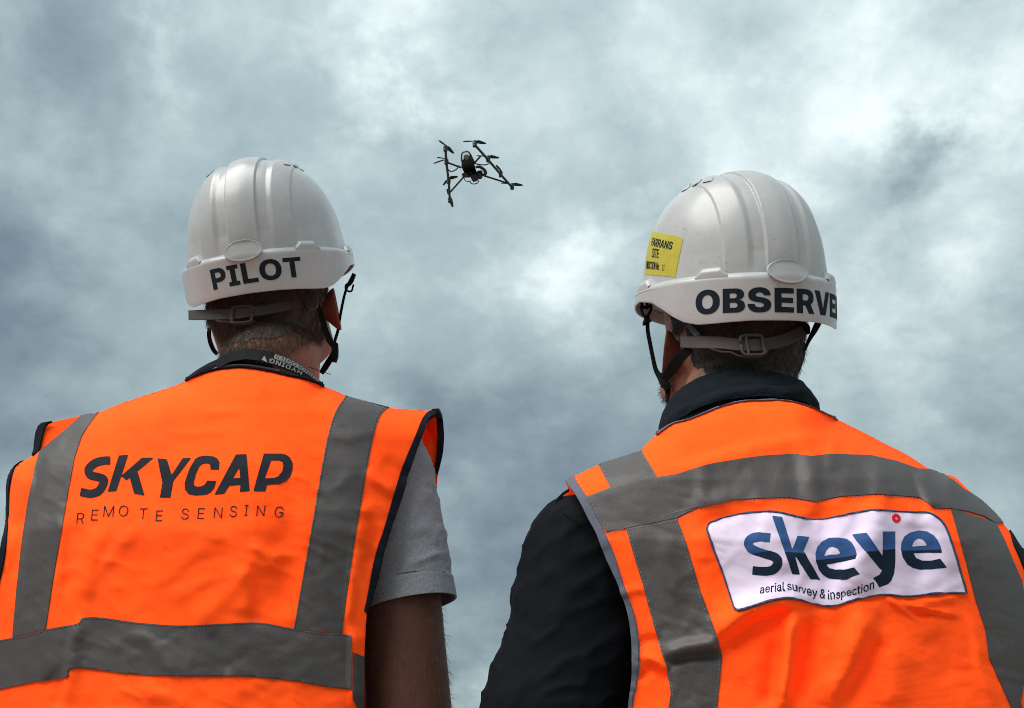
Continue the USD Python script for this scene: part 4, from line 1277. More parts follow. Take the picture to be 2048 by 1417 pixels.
# print
ital = lambda g, s=.16: affinity.skew(g, xs=math.degrees(math.atan(s)), origin=(0, 0))
zk = lambda p: zoom(p, 2.6857, 130, 880)
soft = lambda g, r=1.2: g.buffer(-r).buffer(2 * r).buffer(-r)
stroke = lambda pts, w, z: LineString(smooth_line(z(pts), 6)).buffer(w, cap_style='flat')
glyphs = [
    stroke([(244, 112), (205, 113), (160, 127), (128, 160), (138, 190), (176, 200), (207, 212), (206, 238), (182, 275), (140, 290), (84, 281)], 8.2, zk),
    shapely.union_all([Polygon(zk(q)) for q in ([(290, 85), (340, 82), (276, 276), (230, 279)], [(415, 97), (478, 97), (388, 170), (330, 218), (302, 195)], [(342, 180), (388, 165), (428, 300), (372, 290)])]),
    Polygon(zk([(497, 100), (548, 106), (573, 190), (632, 100), (678, 98), (582, 222), (566, 312), (510, 310), (524, 232)])),
    Polygon(zk([(826, 160), (830, 120), (818, 101), (797, 90), (755, 86), (722, 91), (700, 104), (672, 150), (655, 195), (643, 235), (645, 268), (663, 292), (700, 300), (760, 295), (785, 281), (800, 262), (813, 222), (765, 220), (752, 240), (735, 250), (712, 253), (697, 248), (691, 232), (705, 180), (722, 143), (738, 131), (762, 127), (780, 133), (782, 160)])),
    Polygon(zk([(918, 80), (975, 78), (992, 276), (940, 281), (942, 242), (883, 248), (855, 290), (803, 296)]), [zk([(936, 148), (942, 205), (902, 208)])]),
    Polygon(zk([(1068, 75), (1160, 75), (1188, 81), (1208, 96), (1223, 125), (1222, 160), (1212, 195), (1190, 220), (1150, 238), (1085, 243), (1076, 278), (1012, 276)]), [zk([(1108, 112), (1152, 112), (1168, 120), (1173, 138), (1166, 172), (1145, 197), (1122, 206), (1072, 208)])])]
obj('lettering', sheet(PS, soft(shapely.union_all(glyphs)), 6, .0005, .0001), 'print', pv, smooth=50)
ms = []
px_, base_ = [151, 180, 204.5, 236, 277, 309, 361, 392.5, 425, 457.5, 487, 510, 547], [1047.5, 1041, 1034, 1033, 1038.5, 1042.7, 1039, 1038, 1036.4, 1034, 1031.5, 1032.7, 1035]
for ch, x, yb in zip('REMOTESENSING', px_, base_):
    g = ital(glyph(ch, 230)[0], .1)
    ms.append(sheet(PS, shapely.transform(g, lambda p: np.stack([x + p[:, 0] * 21, yb - p[:, 1] * 21], -1)).buffer(.1), 8, .0006, .0001))
obj('lettering', cat(ms), 'print', pv, smooth=50)

# ------------------------------------------------------------------ lanyard round the pilot's neck
z4 = lambda p: zoom(p, 10.24, 500, 690)
lc = np.array(z4([(-700, 420), (-400, 250), (-100, 190), (200, 215), (430, 280), (700, 370), (950, 480), (1180, 620), (1380, 760), (1510, 850)]))
lh = np.array([7.5, 9.5, 10.5, 11, 11.5, 11.5, 10, 8, 5, 2.5])
lY = np.array([1.012, .996, .985, .983, .986, .993, 1.004, 1.018, 1.036, 1.052]) - .009
LF = np.array([.0, 0])
lt = np.gradient(lc, axis=0)
lt /= np.linalg.norm(lt, axis=1, keepdims=True)
ln_ = np.stack([-lt[:, 1], lt[:, 0]], -1)
lan = holder('lanyard', 'dark printed lanyard round the neck beneath the PILOT hard hat', 'lanyard', W(520, 715, .985))
SL = np.concatenate([[0], np.cumsum(np.linalg.norm(np.diff(lc, axis=0), axis=1))])


class LanSurf:
    def at(self, p):
        c = np.stack([np.interp(p[:, 0], SL, lc[:, 0]), np.interp(p[:, 0], SL, lc[:, 1])], -1)
        n = np.stack([np.interp(p[:, 0], SL, ln_[:, 0]), np.interp(p[:, 0], SL, ln_[:, 1])], -1)
        n /= np.linalg.norm(n, axis=1, keepdims=True)
        return c + n * (p[:, 1] * np.interp(p[:, 0], SL, lh))[:, None], np.interp(p[:, 0], SL, lY)

    def __call__(self, p):
        q, Y = self.at(p)
        return W(q[:, 0], q[:, 1], Y + .010 * (-p[:, 1] * .5))

    def normal(self, p):
        e = .02
        dx, dy = self(p + [1, 0]) - self(p - [1, 0]), self(p + [0, e]) - self(p - [0, e])
        n = np.cross(dx, dy)
        n /= np.linalg.norm(n, axis=1, keepdims=True)
        n[(n * (EYEP - self(p))).sum(1) < 0] *= -1
        return n


LS = LanSurf()
band = Polygon([(x, -1) for x in np.linspace(0, SL[-1], 60)] + [(x, 1) for x in np.linspace(SL[-1], 0, 60)])
sc = affinity.scale
v, f = grid_patch(band, .5 if False else 2.0)
uu, vv2 = np.meshgrid(np.linspace(0, SL[-1], 70), np.linspace(-1, 1, 7))
P = LS(np.stack([uu.ravel(), vv2.ravel()], -1)).reshape(7, 70, 3)
nn = LS.normal(np.stack([uu.ravel(), vv2.ravel()], -1)).reshape(7, 70, 3)
rowsl = np.concatenate([P + nn * .0006, (P - nn * .0006)[::-1]])
obj('band', grid_mesh(np.concatenate([rowsl, rowsl[:1]])), 'webbing', lan, smooth=50)
s_of = lambda pt: SL[np.argmin(((lc - np.array(pt)) ** 2).sum(1))]
sx0 = float(np.interp(z4([(420, 0)])[0][0], lc[:, 0], SL))
sx1 = float(np.interp(z4([(1440, 0)])[0][0], lc[:, 0], SL))


def upside(text, s0, s1, t0, t1, weight, sp=.06):
    """Lettering that stands on its head, reading from right to left along the band."""
    w, adv = word(text, weight, sp)
    x0, y0, x1, y1 = w.bounds
    return shapely.transform(shapely.segmentize(w, .05), lambda p: np.stack([s1 - (p[:, 0] - x0) / (x1 - x0) * (s1 - s0), t0 + (t1 - t0) * p[:, 1]], -1)).buffer(0)


def flat(shape, t):
    # cells are fine along and across: work in a stretched copy of the band's coordinates
    K = 14.0
    g = shapely.transform(shape, lambda p: p * [1, K])
    S = type('S', (), {'__call__': lambda self, p: LS(p / [1, K]), 'normal': lambda self, p: LS.normal(p / [1, K])})()
    return sheet2(S, g, 5.0, t, .0003)


bar = shapely.box(sx0 + 6, -.86, sx1, -.06)
tech = upside('TECHNOLOGIES', sx0 + 9, sx1 + 8, -.78, -.14, 600)
obj('band_print', cat([flat(bar.difference(tech), .0010), flat(upside('HYDING', sx0 - 1, sx0 + (sx1 - sx0) * .62, .10, .84, 650, .1), .0010), flat(Polygon([(sx0 - 17, .75), (sx0 - 4, .95), (sx0 - 13, -.05)]), .0010)]), 'silver_print', lan, smooth=False)
w0, w1 = z4([(1200, 455)])[0], z4([(1655, 610)])[0]
obj('loose_thread', tube([W(*w0, 1.02), W(*z4([(1450, 540)])[0], 1.03), W(*w1, 1.04)], .00045, 5, n=4), 'webbing', lan)

# ------------------------------------------------------------------ the observer
oroot = holder('person', 'person in an orange vest over a long-sleeved black jacket, looking up, seen from behind', 'person', (.29, .93, 0))
nb2 = W(1478, 800, .975)
so = [(W(1530, 945, .965), (.08, .055, .06)), (W(1560, 1030, .945), (.13, .085, .10)), (W(1650, 1300, .925), (.145, .09, .12)), ((.33, .93, EYE - .12), (.15, .10, .12))]
sh_l2, sh_r2 = W(1200, 1070, .93), W(1990, 1190, .985)
el_l2 = (W(1085, 1560, .93), .046)
el_r2 = (np.array([sh_r2[0] + .06, .95, el_l2[0][2]]), .046)
obody = person_body(OF, (nb2, .066), so, (sh_l2, .045), (sh_r2, .045), {'l': (el_l2, (el_l2[0] + np.array([.13, .22, .07]), .030)), 'r': (el_r2, (el_r2[0] + np.array([-.13, .22, .07]), .030))})
obj('body', obody, 'skin', oroot, smooth=True)
obj('ear', ear(OF, -1, .004, -.078, .25, .45), 'ear', oroot, smooth=True)
obj('ear', ear(OF, 1, .004, -.074, .2, .45), 'ear', oroot, smooth=True)
hair_on(obody, OF, lambda q: hairline(q, -.125), 15000, .011, 'hair_dark', oroot, 4)
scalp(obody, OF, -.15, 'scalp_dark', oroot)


def stubble(body, fr, n, m, parent, seed):
    r = np.random.default_rng(seed)
    pts, fi = trimesh.sample.sample_surface(body, n * 20, seed=seed)
    q = fr.inv(pts)
    keep = (q[:, 2] < -.075) & (q[:, 2] > -.17) & (q[:, 1] > .0)
    pts, nr = pts[keep][:n], body.face_normals[fi[keep][:n]]
    d = nr * .6 + np.array([0, 0, -.6]) + r.normal(size=pts.shape) * .3
    d /= np.linalg.norm(d, axis=1, keepdims=True)
    curves('beard', np.stack([pts - nr * .0005, pts + d * .003, pts + d * .0055], 1), [.0003, .00028, .00012], m, parent)


stubble(obody, OF, 5000, 'hair_brown', oroot, 5)
Jo = {'a': (so[0][0] + [0, .010, -.02], (.085, .055, .05)), 'b': (so[1][0] + [0, .012, 0], (.15, .09, .115)), 'c': (so[2][0] + [0, .014, 0], (.155, .09, .12)), 'd': ((.33, .94, EYE - .20), (.16, .105, .10)), 'l': (W(1225, 1085, .94), .052), 'r': (sh_r2 + [0, .012, -.01], .050)}
jk = obj('jacket', chain([('a', 'b'), ('b', 'c'), ('c', 'd'), ('a', 'l', 'b'), ('a', 'r', 'b')], Jo, .02, 8), 'jacket', oroot, smooth=True)
mo = .000505
rows = [(1190, 990, 40), (1192, 1012, 84), (1186, 1050, 117), (1172, 1110, 132), (1158, 1200, 138), (1147, 1290, 139), (1125, 1370, 140), (1112, 1417, 142), (1085, 1540, 142), (1075, 1600, 138)]
obj('sleeve', loft([(W(x, y, .935), (r * mo, r * mo * .92)) for x, y, r in rows], sides=96, wobble=.0040, seed=21), 'jacket', jk, smooth=True)
fore = [el_l2[0] + (np.array([.13, .22, .07])) * t for t in (-.12, .2, .55, .9)]
obj('sleeve', loft([(p, r) for p, r in zip(fore, (.062, .058, .05, .044))], wobble=.003, seed=22), 'jacket', jk, smooth=True)
d = np.array([.012, -.004, -.062])
obj('sleeve', loft([(sh_r2 + np.array([.004, 0, .045]) + d * k, (.030, .060, .066, .070, .071, .070, .066)[k]) for k in range(7)], wobble=.004, seed=23), 'jacket', jk, smooth=True)
fore = [el_r2[0] + np.array([-.13, .22, .07]) * t for t in (-.12, .2, .55, .9)]
obj('sleeve', loft([(p, r) for p, r in zip(fore, (.062, .058, .05, .044))], wobble=.003, seed=24), 'jacket', jk, smooth=True)
z5 = lambda p: zoom(p, 5.904, 1060, 880)
obj('shoulder_seam', tube(W(*np.array(z5([(272, 822), (330, 835), (420, 880), (520, 950), (640, 1010)])).T, [.912, .894, .880, .874, .872]), .0006, 6, n=5), 'jacket', jk)
legs(.33, .945, .93, 'observer', oroot)
z2 = lambda p: zoom(p, 4.723, 1250, 570)
olow = [(1318, 872), (1345, 856), (1377, 847), (1409, 836), (1440, 823), (1483, 812), (1525, 809), (1568, 809), (1610, 817), (1641, 834)]
ohigh = z2([(428, 1075), (520, 985), (640, 900), (780, 845), (940, 808), (1100, 800), (1280, 806), (1450, 826), (1590, 868), (1690, 915)])
oY = np.array([.975, .942, .919, .904, .894, .886, .882, .886, .900, .928])
col = obj('collar', collar_ring(olow, ohigh, oY, oY + .012, .010, .13, bulge=.005, rumple=.003), 'fleece', oroot, smooth=60)
outer = z2([(335, 1395), (380, 1250), (430, 1140), (470, 1060)])
lo_ = z2([(330, 1400), (470, 1290), (620, 1200), (820, 1120), (1050, 1075), (1300, 1060), (1550, 1068), (1700, 1100), (1790, 1190)])
hi_ = z2([(400, 1150), (490, 1130), (640, 1080), (830, 1010), (1060, 965), (1300, 950), (1540, 950), (1680, 935), (1755, 1010)])
oY2 = np.array([.970, .934, .910, .891, .879, .873, .879, .895, .925])
obj('collar_fold', collar_ring(lo_, hi_, oY2 + .002, oY2 + .008, .006, .14, bulge=.003, rumple=.0045), 'fleece', oroot, smooth=60)

# ------------------------------------------------------------------ the observer's vest
o_neck = z2([(300, 1417), (450, 1320), (600, 1280), (750, 1220), (900, 1160), (1100, 1110), (1300, 1098), (1500, 1098), (1700, 1140), (1850, 1200), (2000, 1270)])
o_silL = [(1133, 963), (1147, 954.5), (1197, 930), (1240, 916), (1282, 901), (1297, 884), (1313.5, 870)]
o_silR = [(1673.5, 839), (1700, 852), (1740, 872), (1780, 893), (1818, 912), (1856, 937), (1882, 947.5), (1909, 954), (1935, 978.5), (1962, 1001), (1992, 1030), (2015, 1058), (2038, 1088.5), (2056, 1130), (2072, 1190), (2084, 1260), (2092, 1417)]
z9 = lambda p: zoom(p, 2.296, 960, 800)
o_armL = z5([(430, 490), (470, 560), (560, 680), (700, 950), (800, 1140), (900, 1400)]) + z9([(640, 860), (685, 1010), (700, 1180), (690, 1340), (680, 1417)]) + [(1245, 1560), (1235, 1760)]
o_out = smooth_line(o_silL, 4).tolist() + smooth_line(o_neck, 4).tolist() + smooth_line(o_silR, 4).tolist() + [(2100, 1560), (2105, 1760)] + smooth_line(o_armL, 4)[::-1].tolist()
roll_oL, roll_oR, roll_on = roll_field(o_silL, 64, .05), roll_field(o_silR, 95, .075), roll_field(o_neck, 40, .010)
z10 = lambda p: zoom(p, 2.296, 1400, 800)
O_CREASE = [
    (z10([(-170, 330), (0, 285), (200, 225), (400, 180), (500, 168), (600, 190), (700, 230)]), 26, 9, .0050), (z10([(612, 170), (602, 240), (585, 330)]), 8, 16, .0022), (z10([(490, 200), (515, 360), (535, 520)]), 20, 16, .0034), (z10([(410, 200), (435, 360), (455, 520)]), 20, 18, -.0022),
    (z10([(-10, 500), (60, 470), (180, 455), (330, 470)]), 10, 16, .0030), (z10([(800, 290), (830, 440), (815, 580)]), 18, 18, .0036), (z10([(1000, 330), (1040, 420), (1080, 500)]), 11, 14, .006), (z10([(960, 340), (1000, 450), (1040, 520)]), 9, 9, -.003),
    (z10([(530, 480), (525, 560), (560, 700), (600, 900)]), 30, 34, -.0075), (z10([(330, 500), (350, 640), (390, 800)]), 30, 34, .0045), (z10([(820, 480), (790, 620), (730, 800), (700, 900)]), 34, 30, .0075), (z10([(1040, 520), (1110, 640), (1160, 800)]), 18, 22, .004), (z10([(960, 560), (1000, 700), (1000, 860)]), 24, 24, -.004),
    (z10([(40, 1110), (110, 1060), (200, 990), (330, 940), (470, 930)]), 13, 30, .0110), (z10([(90, 1170), (180, 1100), (290, 1030), (420, 985)]), 26, 18, -.0055), (z10([(440, 960), (415, 1080), (400, 1220), (380, 1417)]), 17, 19, .0125), (z10([(350, 1090), (340, 1250), (310, 1417)]), 20, 22, -.0060),
    (z10([(520, 985), (500, 1120), (470, 1270), (420, 1417)]), 17, 22, -.0105), (z10([(770, 920), (740, 1050), (690, 1200), (590, 1417)]), 30, 22, .0095), (z10([(830, 1080), (770, 1230), (650, 1417)]), 20, 18, -.0065), (z10([(850, 905), (920, 955), (1000, 1010)]), 5, 6, .0040), (z10([(900, 930), (1040, 965), (1190, 998)]), 5, 7, .0045), (z10([(960, 985), (1080, 985), (1190, 1010)]), 7, 7, -.0035), (z10([(980, 940), (1060, 930), (1190, 905)]), 5, 7, .0035),
    (z10([(1230, 980), (1270, 1100), (1290, 1250), (1370, 1417)]), 10, 14, .004), (z10([(960, 1100), (900, 1250), (880, 1417)]), 24, 30, .004), (z10([(1050, 1080), (1120, 1170), (1160, 1300)]), 24, 26, -.004), 
    (z9([(640, 900), (690, 880), (760, 870)]), 6, 9, .003), (z9([(730, 1120), (780, 1100), (830, 1110)]), 7, 8, -.004), (z9([(740, 1180), (800, 1200), (860, 1250)]), 8, 12, .006), (z9([(720, 1290), (790, 1240), (870, 1290)]), 10, 12, -.005),
    (z9([(840, 1180), (950, 1140), (1110, 1120)]), 9, 14, .0085), (z9([(850, 1210), (960, 1180), (1110, 1165)]), 13, 9, -.0055), (z9([(870, 620), (860, 760), (900, 900)]), 18, 18, .003), (z9([(1012, 250), (1020, 380), (998, 500)]), 10, 16, .0020), (z9([(620, 330), (700, 350), (790, 320)]), 6, 7, .002), (z9([(960, 560), (1010, 640), (1040, 760)]), 18, 18, .004), (z9([(940, 620), (1060, 560), (1194, 530)]), 14, 14, -.0035)]
cro = crease_field(O_CREASE)
XO = lambda py: np.interp(py, [800, 900, 1060, 1250, 1417, 1760], [1560, 1590, 1630, 1665, 1690, 1730])


def o_depth(px, py):
    px, py = np.asarray(px, float), np.asarray(py, float)
    m = (px - XO(py)) * .00050
    y = .826 + np.where(m < 0, .85, 1.1) * m ** 2 + np.interp(py, [760, 805, 880, 960, 1080, 1250, 1417, 1760], [.044, .034, .010, -.008, -.018, -.010, -.002, .002])
    y = y + roll_oL(px, py) + roll_oR(px, py) + roll_on(px, py) - cro(px, py)
    y = y - .0045 * fbm2(px, py, 150, 210, 4) - .0022 * fbm2(px - .3 * py, py + .2 * px, 80, 45, 5) - .0006 * fbm2(px, py, 22, 17, 6, 2)
    y = y - .0018 * ridges(px - .5 * py, py + .35 * px, 120, 60, 31) - .0012 * ridges(px + .4 * py, py, 60, 90, 32) + .0010 * ridges(px, py - .3 * px, 80, 34, 33)
    return y


OS = Cached(o_depth, 1100, 2130, 780, 1780)
ov = obj('safety_vest', cat([sheet(OS, Polygon(o_out).buffer(0), 6, 0, -.0012, True),
    sheet(Surf(lambda px, py: np.full(len(px), .905)), z5([(430, 505), (520, 560), (545, 640), (430, 720), (345, 765), (350, 720), (390, 640), (450, 590)]), 6, 0, -.0012, True)]), 'orange', oroot, smooth=60)
f1 = front_half(o_silL[1:], OS, (.12, .30), hemz, 1.06)
f2 = front_half(o_silR[:10], OS, (.31, .52), hemz, 1.07)
obj('front_panel', cat([f1, f2]), 'orange', ov, smooth=60)
obj('front_strap', sheet(Surf(lambda px, py: np.full(len(px), .9015)), z5([(455, 580), (385, 625), (320, 690), (282, 790), (275, 815), (340, 770), (365, 720), (395, 655), (470, 605)]), 5, .001, -.001, True), 'jacket', ov)
yT = [(1168, 997), (1190, 989)] + z9([(600, 405), (700, 383), (820, 357), (900, 345), (1040, 300), (1120, 285)]) + z10([(200, 270), (300, 258), (430, 250), (510, 262), (600, 252), (780, 258), (900, 285), (1000, 320), (1050, 322)]) + zoom([(270, 178), (330, 215), (385, 262), (425, 285), (480, 322), (560, 397), (600, 435)], 2.638, 1780, 880)
yB = zoom([(555, 442), (490, 405), (400, 378), (320, 366)], 2.638, 1780, 880) + z10([(1150, 500), (1080, 500), (1040, 470), (1000, 450), (820, 435), (650, 445), (530, 468), (400, 450), (150, 460), (0, 495)]) + z9([(1000, 495), (900, 545), (780, 570), (670, 590), (580, 608)])
obj('reflective_yoke', sheet(OS, yT + yB, 5, ST + .0004, 0), 'tape', ov, smooth=50)
obj('reflective_strip', sheet(OS, [(1282, 901), (1240, 916), (1197, 930), (1222, 978), (1270, 967), (1316, 957)], 5, ST, 0), 'tape', ov, smooth=50)
ll = z9([(670, 588), (700, 690), (745, 840), (800, 1040), (860, 1240), (878, 1350), (865, 1417)]) + [(1322, 1560), (1310, 1760)]
lr = [(1425, 1760), (1430, 1560)] + z9([(1090, 1417), (1095, 1340), (1113, 1180), (1080, 1060), (1010, 870), (945, 650), (903, 542)])
obj('reflective_strip', sheet(OS, ll + lr, 5, ST, 0), 'tape', ov, smooth=50)
rl2 = zoom([(320, 362), (400, 650), (450, 850), (500, 1000), (520, 1150), (600, 1330), (640, 1417)], 2.638, 1780, 880) + [(2060, 1560), (2075, 1760)]
rr2 = [(2098, 1760), (2094, 1560), (2040, 1405), (2052, 1330), (2052, 1260), (2047, 1190)] + zoom([(690, 740), (650, 650), (600, 530), (555, 440)], 2.638, 1780, 880)
obj('reflective_strip', sheet(OS, rl2 + rr2, 5, ST, 0), 'tape', ov, smooth=50)
stitches(OS, ll[:7], ov, -3.5)
stitches(OS, lr[2:], ov, -4.5)
stitches(OS, yB[4:], ov, -4)
stitches(OS, [(1282, 901), (1299, 929), (1316, 957)], ov, 3.5)
stitches(OS, [(1197, 930), (1210, 954), (1222, 978)], ov, -3.5)
stitches(OS, yT[1:4], ov, 4)
ob_in = z5([(515, 440), (600, 570), (680, 690), (760, 850), (880, 1090), (1010, 1400)]) + z9([(660, 850), (715, 1010), (733, 1180), (720, 1300), (700, 1417)]) + [(1262, 1560), (1255, 1760)]
bpoly = smooth_line(o_armL, 4).tolist() + smooth_line(ob_in, 4)[::-1].tolist()
obj('armhole_binding', sheet(OS, bpoly, 4, .002, -.0016), 'grey_binding', ov, smooth=50)
stitches(OS, ob_in[:-2], ov, -3.0, t=.0026)
rb = zoom([(630, 478), (665, 540), (707, 600), (735, 660), (760, 760), (780, 900)], 2.638, 1780, 880)
rbi = zoom([(765, 900), (742, 780), (707, 690), (680, 620), (650, 555)], 2.638, 1780, 880)
obj('armhole_binding', sheet(OS, rb + rbi, 4, .002, -.0016), 'binding', ov, smooth=50)
nl = np.array(smooth_line(o_neck, 4))
obj('neck_binding', sheet(OS, nl.tolist() + (nl + [-1, -3.2])[::-1].tolist(), 4, .002, -.002), 'grey_binding', ov, smooth=50)
# the company patch
pt = z10([(30, 600), (40, 572), (75, 555), (150, 530), (260, 517), (350, 518), (430, 535), (520, 550), (610, 540), (700, 522), (820, 508), (930, 516), (1030, 520), (1075, 535), (1105, 560), (1130, 600), (1165, 700), (1195, 800), (1217, 878), (1205, 890), (1100, 890), (960, 905), (820, 898), (710, 922), (600, 950), (510, 935), (420, 915), (330, 925), (250, 950), (185, 970), (165, 965), (152, 945), (100, 790), (60, 690)])
pp = Polygon(smooth_line(pt, 3)).buffer(0)
patch = obj('company_patch', sheet(OS, pp, 5, .0014, 0), 'patch', ov, smooth=50)
obj('patch_border', sheet(OS, pp.buffer(1.0).difference(pp.buffer(-2.4)), 4, .0021, 0), 'patch_edge', patch, smooth=50)
zp = lambda p: zoom(p, 2.35, 1400, 1000)
letters = shapely.union_all([
    stroke([(330, 181), (285, 177), (245, 183), (226, 207), (246, 234), (296, 252), (350, 270), (366, 298), (344, 328), (300, 337), (246, 333)], 8.8, zp),
    shapely.union_all([Polygon(zp(q)) for q in ([(337, 80), (383, 85), (470, 355), (432, 350)], [(455, 172), (508, 178), (482, 240), (466, 266), (430, 272), (424, 250)], [(440, 256), (485, 246), (562, 380), (515, 375)])]),
    Polygon(zp([(733, 282), (737, 260), (728, 228), (712, 204), (690, 188), (650, 180), (605, 183), (570, 198), (548, 222), (538, 250), (540, 290), (553, 330), (572, 353), (600, 369), (640, 378), (690, 374), (748, 350), (722, 316), (680, 330), (640, 332), (610, 323), (592, 304), (640, 298)]), [zp([(582, 264), (590, 240), (604, 226), (622, 222), (642, 228), (654, 240), (659, 253)])]),
    shapely.union_all([Polygon(zp(q)) for q in ([(713, 168), (782, 160), (866, 285), (866, 345), (838, 322)], [(853, 150), (912, 150), (913, 290), (908, 345), (895, 380), (872, 402), (838, 412), (808, 366), (838, 352), (852, 330)])]),
    Polygon(zp([(1135, 250), (1128, 220), (1114, 190), (1095, 168), (1065, 151), (1025, 146), (980, 156), (955, 175), (941, 203), (939, 235), (948, 272), (970, 305), (995, 321), (1030, 330), (1085, 329), (1157, 318), (1127, 278), (1080, 288), (1040, 287), (1010, 275), (997, 252)]), [zp([(991, 222), (996, 203), (1007, 190), (1024, 185), (1042, 188), (1056, 200), (1064, 214)])])])
letters = soft(letters, .9)
split = LineString(zp([(190, 262), (260, 252), (330, 240), (400, 248), (470, 252), (505, 262), (540, 285), (640, 275), (740, 262), (790, 245), (850, 236), (912, 233), (940, 241), (1060, 238), (1180, 232)]))
sx, sy = np.array(split.coords).T
upper = Polygon([(x, y) for x, y in zip(sx, sy)] + [(sx[-1], sy[-1] - 200), (sx[0], sy[0] - 200)])
obj('lettering', sheet(OS, letters.intersection(upper), 5, .0016, .0012), 'blue_print', patch, smooth=50)
obj('lettering', sheet(OS, letters.difference(upper), 5, .0016, .0012), 'navy_print', patch, smooth=50)
c = zp([(917, 90)])[0]
dot = Point(c).buffer(8.8)
obj('red_ring', sheet(OS, affinity.skew(dot.difference(Point(c).buffer(2.6)), xs=8, origin=c), 4, .0019, .0012), 'red_print', patch)
w, adv = word('aerial survey & inspection', 480, .03)
bx = lambda u: np.interp(u, [0, .25, .34, .44, .55, .7, .86, 1], [275, 400, 455, 500, 560, 640, 715, 792])
by = lambda X: np.interp(X, [283, 350, 410, 430, 480, 530, 560, 600, 640, 700, 760, 812], [447, 437, 428, 428, 443, 455, 462, 470, 468, 452, 435, 415])
x0, _, x1, _ = w.bounds
sub = shapely.transform(shapely.segmentize(w, .1), lambda p: (lambda X: np.array(zp(np.stack([X, by(X) - p[:, 1] * 41], -1))))(283 + (p[:, 0] - x0) / (x1 - x0) * 529))
obj('lettering', sheet(OS, sub.buffer(.12), 6, .0016, .0012), 'navy_print', patch, smooth=50)

# ------------------------------------------------------------------ the drone: eight rotors on two booms, seen from below
zd = lambda p: zoom(p, 8.3333, 840, 260)
DZ = EYE + 5.6
up0 = np.array([0, 0, 1.0])


def at_plane(p, dz=0.0):
    """Where a direction meets the level of the booms (plus dz)."""
    d = rays(np.array(zd([p])[0]))
    t = (DZ + dz - EYE) / d[2]
    return EYEP + d * t


DC = at_plane((830, 640))
dr = holder('drone', 'black octocopter drone with two long rotor booms hovering in the cloudy sky', 'drone', DC)
BOOM = {'l': [(425, 325), (440, 545), (478, 865), (498, 1180)], 'r': [(912, 250), (1135, 500), (1345, 745), (1535, 960)]}
BL = {('l', 0): [(345, 200), (565, 398)], ('l', 1): [(338, 468), (222, 564)], ('l', 2): [(615, 783), (385, 928)], ('l', 3): [(452, 985), (545, 1290)],
      ('r', 0): [(715, 197), (1102, 230)], ('r', 1): [(1322, 470), (940, 432)], ('r', 2): [(1272, 588), (1335, 800)], ('r', 3): [(1718, 926), (1345, 890)]}


def blade(root_, tip, wid, thick=.004):
    root_, tip = np.array(root_), np.array(tip)
    d = tip - root_
    L = np.linalg.norm(d)
    d /= L
    s = np.cross(d, up0)
    s /= np.linalg.norm(s)
    ts = np.array([0, .12, .3, .6, .85, .97, 1.0])
    ws = np.array([.35, .55, 1.0, .85, .62, .40, .12]) * wid / 2
    tw = np.array([.5, .5, .4, .3, .2, .15, .15])
    rows = []
    for t, w, a in zip(ts, ws, tw):
        c = root_ + d * L * t
        x = s * math.cos(a) + up0 * math.sin(a)
        n = up0 * math.cos(a) - s * math.sin(a)
        rows.append(np.stack([c - x * w, c - n * thick * .4, c + x * w, c + n * thick * .6]))
    m = grid_mesh(np.stack(rows), True)
    return m


for s, pts in BOOM.items():
    q = [at_plane(p) for p in pts]
    q[0] = q[0] + (q[0] - q[1]) * .05
    obj('boom', tube(q, .0125, 10, n=4), 'drone', dr)
    for k, p in enumerate(pts):
        c = at_plane(p)
        e = (q[-1] - q[0]) / np.linalg.norm(q[-1] - q[0])
        mt = cat([trimesh.creation.cylinder(.0215, .026, sections=20).apply_translation(c + up0 * .016), trimesh.creation.cylinder(.017, .008, sections=20).apply_translation(c + up0 * .033), trimesh.creation.cylinder(.020, .024, sections=16).apply_translation(c - up0 * .008), trimesh.creation.cylinder(.007, .014, sections=10).apply_translation(c + up0 * .040)])
        obj('motor', mt, 'drone', dr, smooth=30)
        hub = c + up0 * .044
        ms = [trimesh.creation.cylinder(.011, .012, sections=12).apply_translation(hub)]
        for t in BL[s, k]:
            tip = at_plane(t, .044)
            v_ = tip - hub
            L = np.linalg.norm(v_)
            tip = hub + v_ / L * min(max(L, .10), .20)
            ms.append(blade(hub, tip, .040))
        obj('propeller', cat(ms), 'drone', dr, smooth=30)
for a, b in (((690, 632), (440, 540)), ((720, 795), (500, 1045)), ((905, 555), (1010, 440)), ((1055, 762), (1440, 885))):
    obj('strut', tube([at_plane(a, -.03), at_plane(b)], .0095, 8), 'drone', dr)
obj('cable', tube([at_plane(p, z_) for p, z_ in (((650, 600), -.03), ((600, 665), -.03), ((510, 695), -.01), ((450, 640), 0))], .0065, 7, n=5), 'drone', dr)
obj('cable', tube([at_plane(p, z_) for p, z_ in (((920, 562), -.03), ((980, 580), -.03), ((1090, 584), -.02), ((1150, 560), 0))], .0065, 7, n=5), 'drone', dr)


def hull_px(pts, lo, hi):
    P = np.vstack([[at_plane(p, lo), at_plane(p, hi)] for p in pts]).reshape(-1, 3)
    c = np.mean(P, 0)
    h = trimesh.Trimesh(P).convex_hull
    m = manifold3d.Manifold.hull_points(np.vstack([P, ]))
    return m


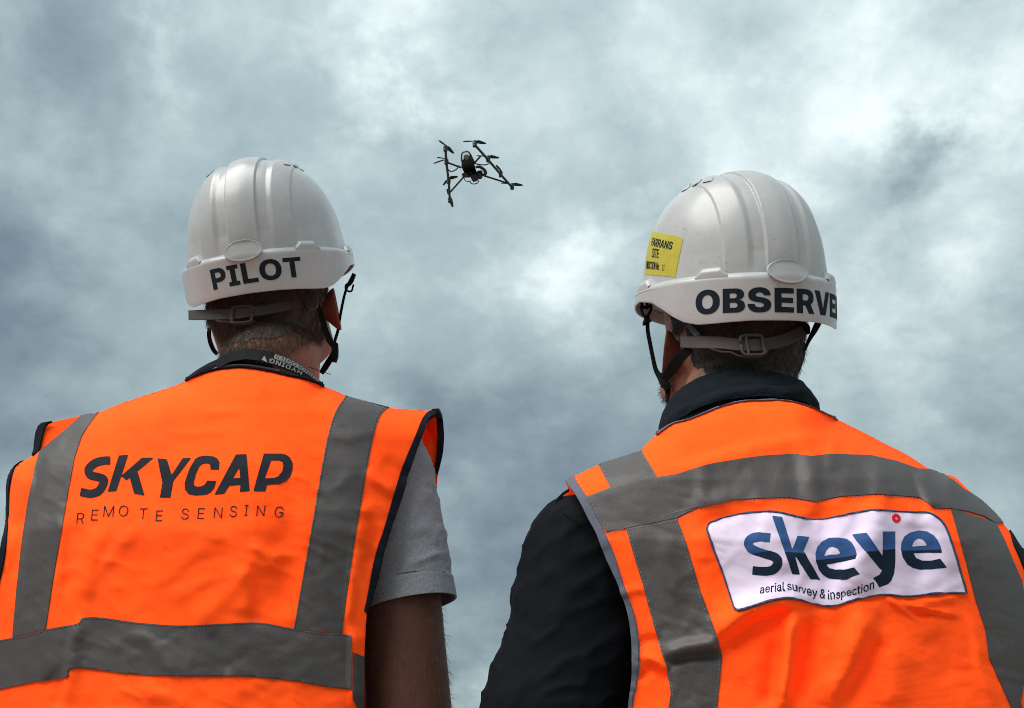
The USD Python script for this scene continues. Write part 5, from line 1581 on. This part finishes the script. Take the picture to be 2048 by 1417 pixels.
obj('body_shell', cat([trimesh.Trimesh(h.to_mesh().vert_properties[:, :3], h.to_mesh().tri_verts) for h in (
    hull_px([(710, 500), (770, 480), (860, 470), (885, 500), (925, 640), (940, 700), (850, 730), (735, 715), (715, 640), (690, 620), (690, 580)], -.05, .03),
    hull_px([(730, 440), (860, 420), (880, 500), (720, 510)], -.02, .035))]), 'drone', dr, smooth=25)
tl_ = [(705, 560), (692, 480), (700, 400), (735, 370), (790, 362), (830, 395), (860, 450), (895, 520), (915, 560)]
obj('antenna_frame', tube([at_plane(p, .02) for p in tl_], .0085, 8, n=4), 'drone_grey', dr)
obj('pale_cover', sheet(Surf(lambda px, py: np.full(len(px), at_plane((770, 400), .03)[1])), zd([(722, 400), (745, 378), (790, 374), (820, 400), (800, 420), (760, 418), (728, 436)]), 2, .004, -.004, True), 'drone_pale', dr)
obj('front_lens', cat([tube([at_plane((775, 455), -.045), at_plane((775, 455), .02)], .024, 16), tube([at_plane((835, 470), -.03), at_plane((835, 470), .02)], .018, 12)]), 'drone_grey', dr, smooth=30)
gm = [hull_px([(695, 730), (740, 715), (840, 720), (830, 800), (740, 800), (705, 780)], -.10, -.03), hull_px([(780, 720), (940, 690), (1020, 740), (1045, 790), (1020, 825), (960, 810), (860, 820)], -.10, -.03), hull_px([(850, 760), (960, 760), (975, 830), (940, 862), (890, 872), (860, 840)], -.14, -.05)]
obj('gimbal_camera', cat([trimesh.Trimesh(h.to_mesh().vert_properties[:, :3], h.to_mesh().tri_verts) for h in gm] + [tube([at_plane((905, 800), -.17), at_plane((905, 800), -.10)], .033, 18)]), 'drone', dr, smooth=25)
obj('carry_handle', tube([at_plane(p, -.05) for p in [(930, 622), (990, 618), (1050, 650), (1085, 690), (1090, 735), (1040, 750), (960, 745)]], [.012, .014, .015, .018, .017, .015, .014], 8, n=4), 'drone', dr)
obj('camera_pod', trimesh.Trimesh(*(lambda m: (m.vert_properties[:, :3], m.tri_verts))(hull_px([(950, 690), (1010, 672), (1045, 690), (1040, 740), (960, 745)], -.09, -.04).to_mesh())), 'drone', dr)
obj('landing_loop', cat([tube([at_plane(p, -.10) for p in [(835, 850), (840, 880), (880, 903), (930, 900), (968, 880), (975, 845)]], .0052, 7, n=4), tube([at_plane(p, -.09) for p in [(735, 805), (755, 845), (800, 866), (840, 850)]], .0045, 7, n=4)]), 'drone', dr)
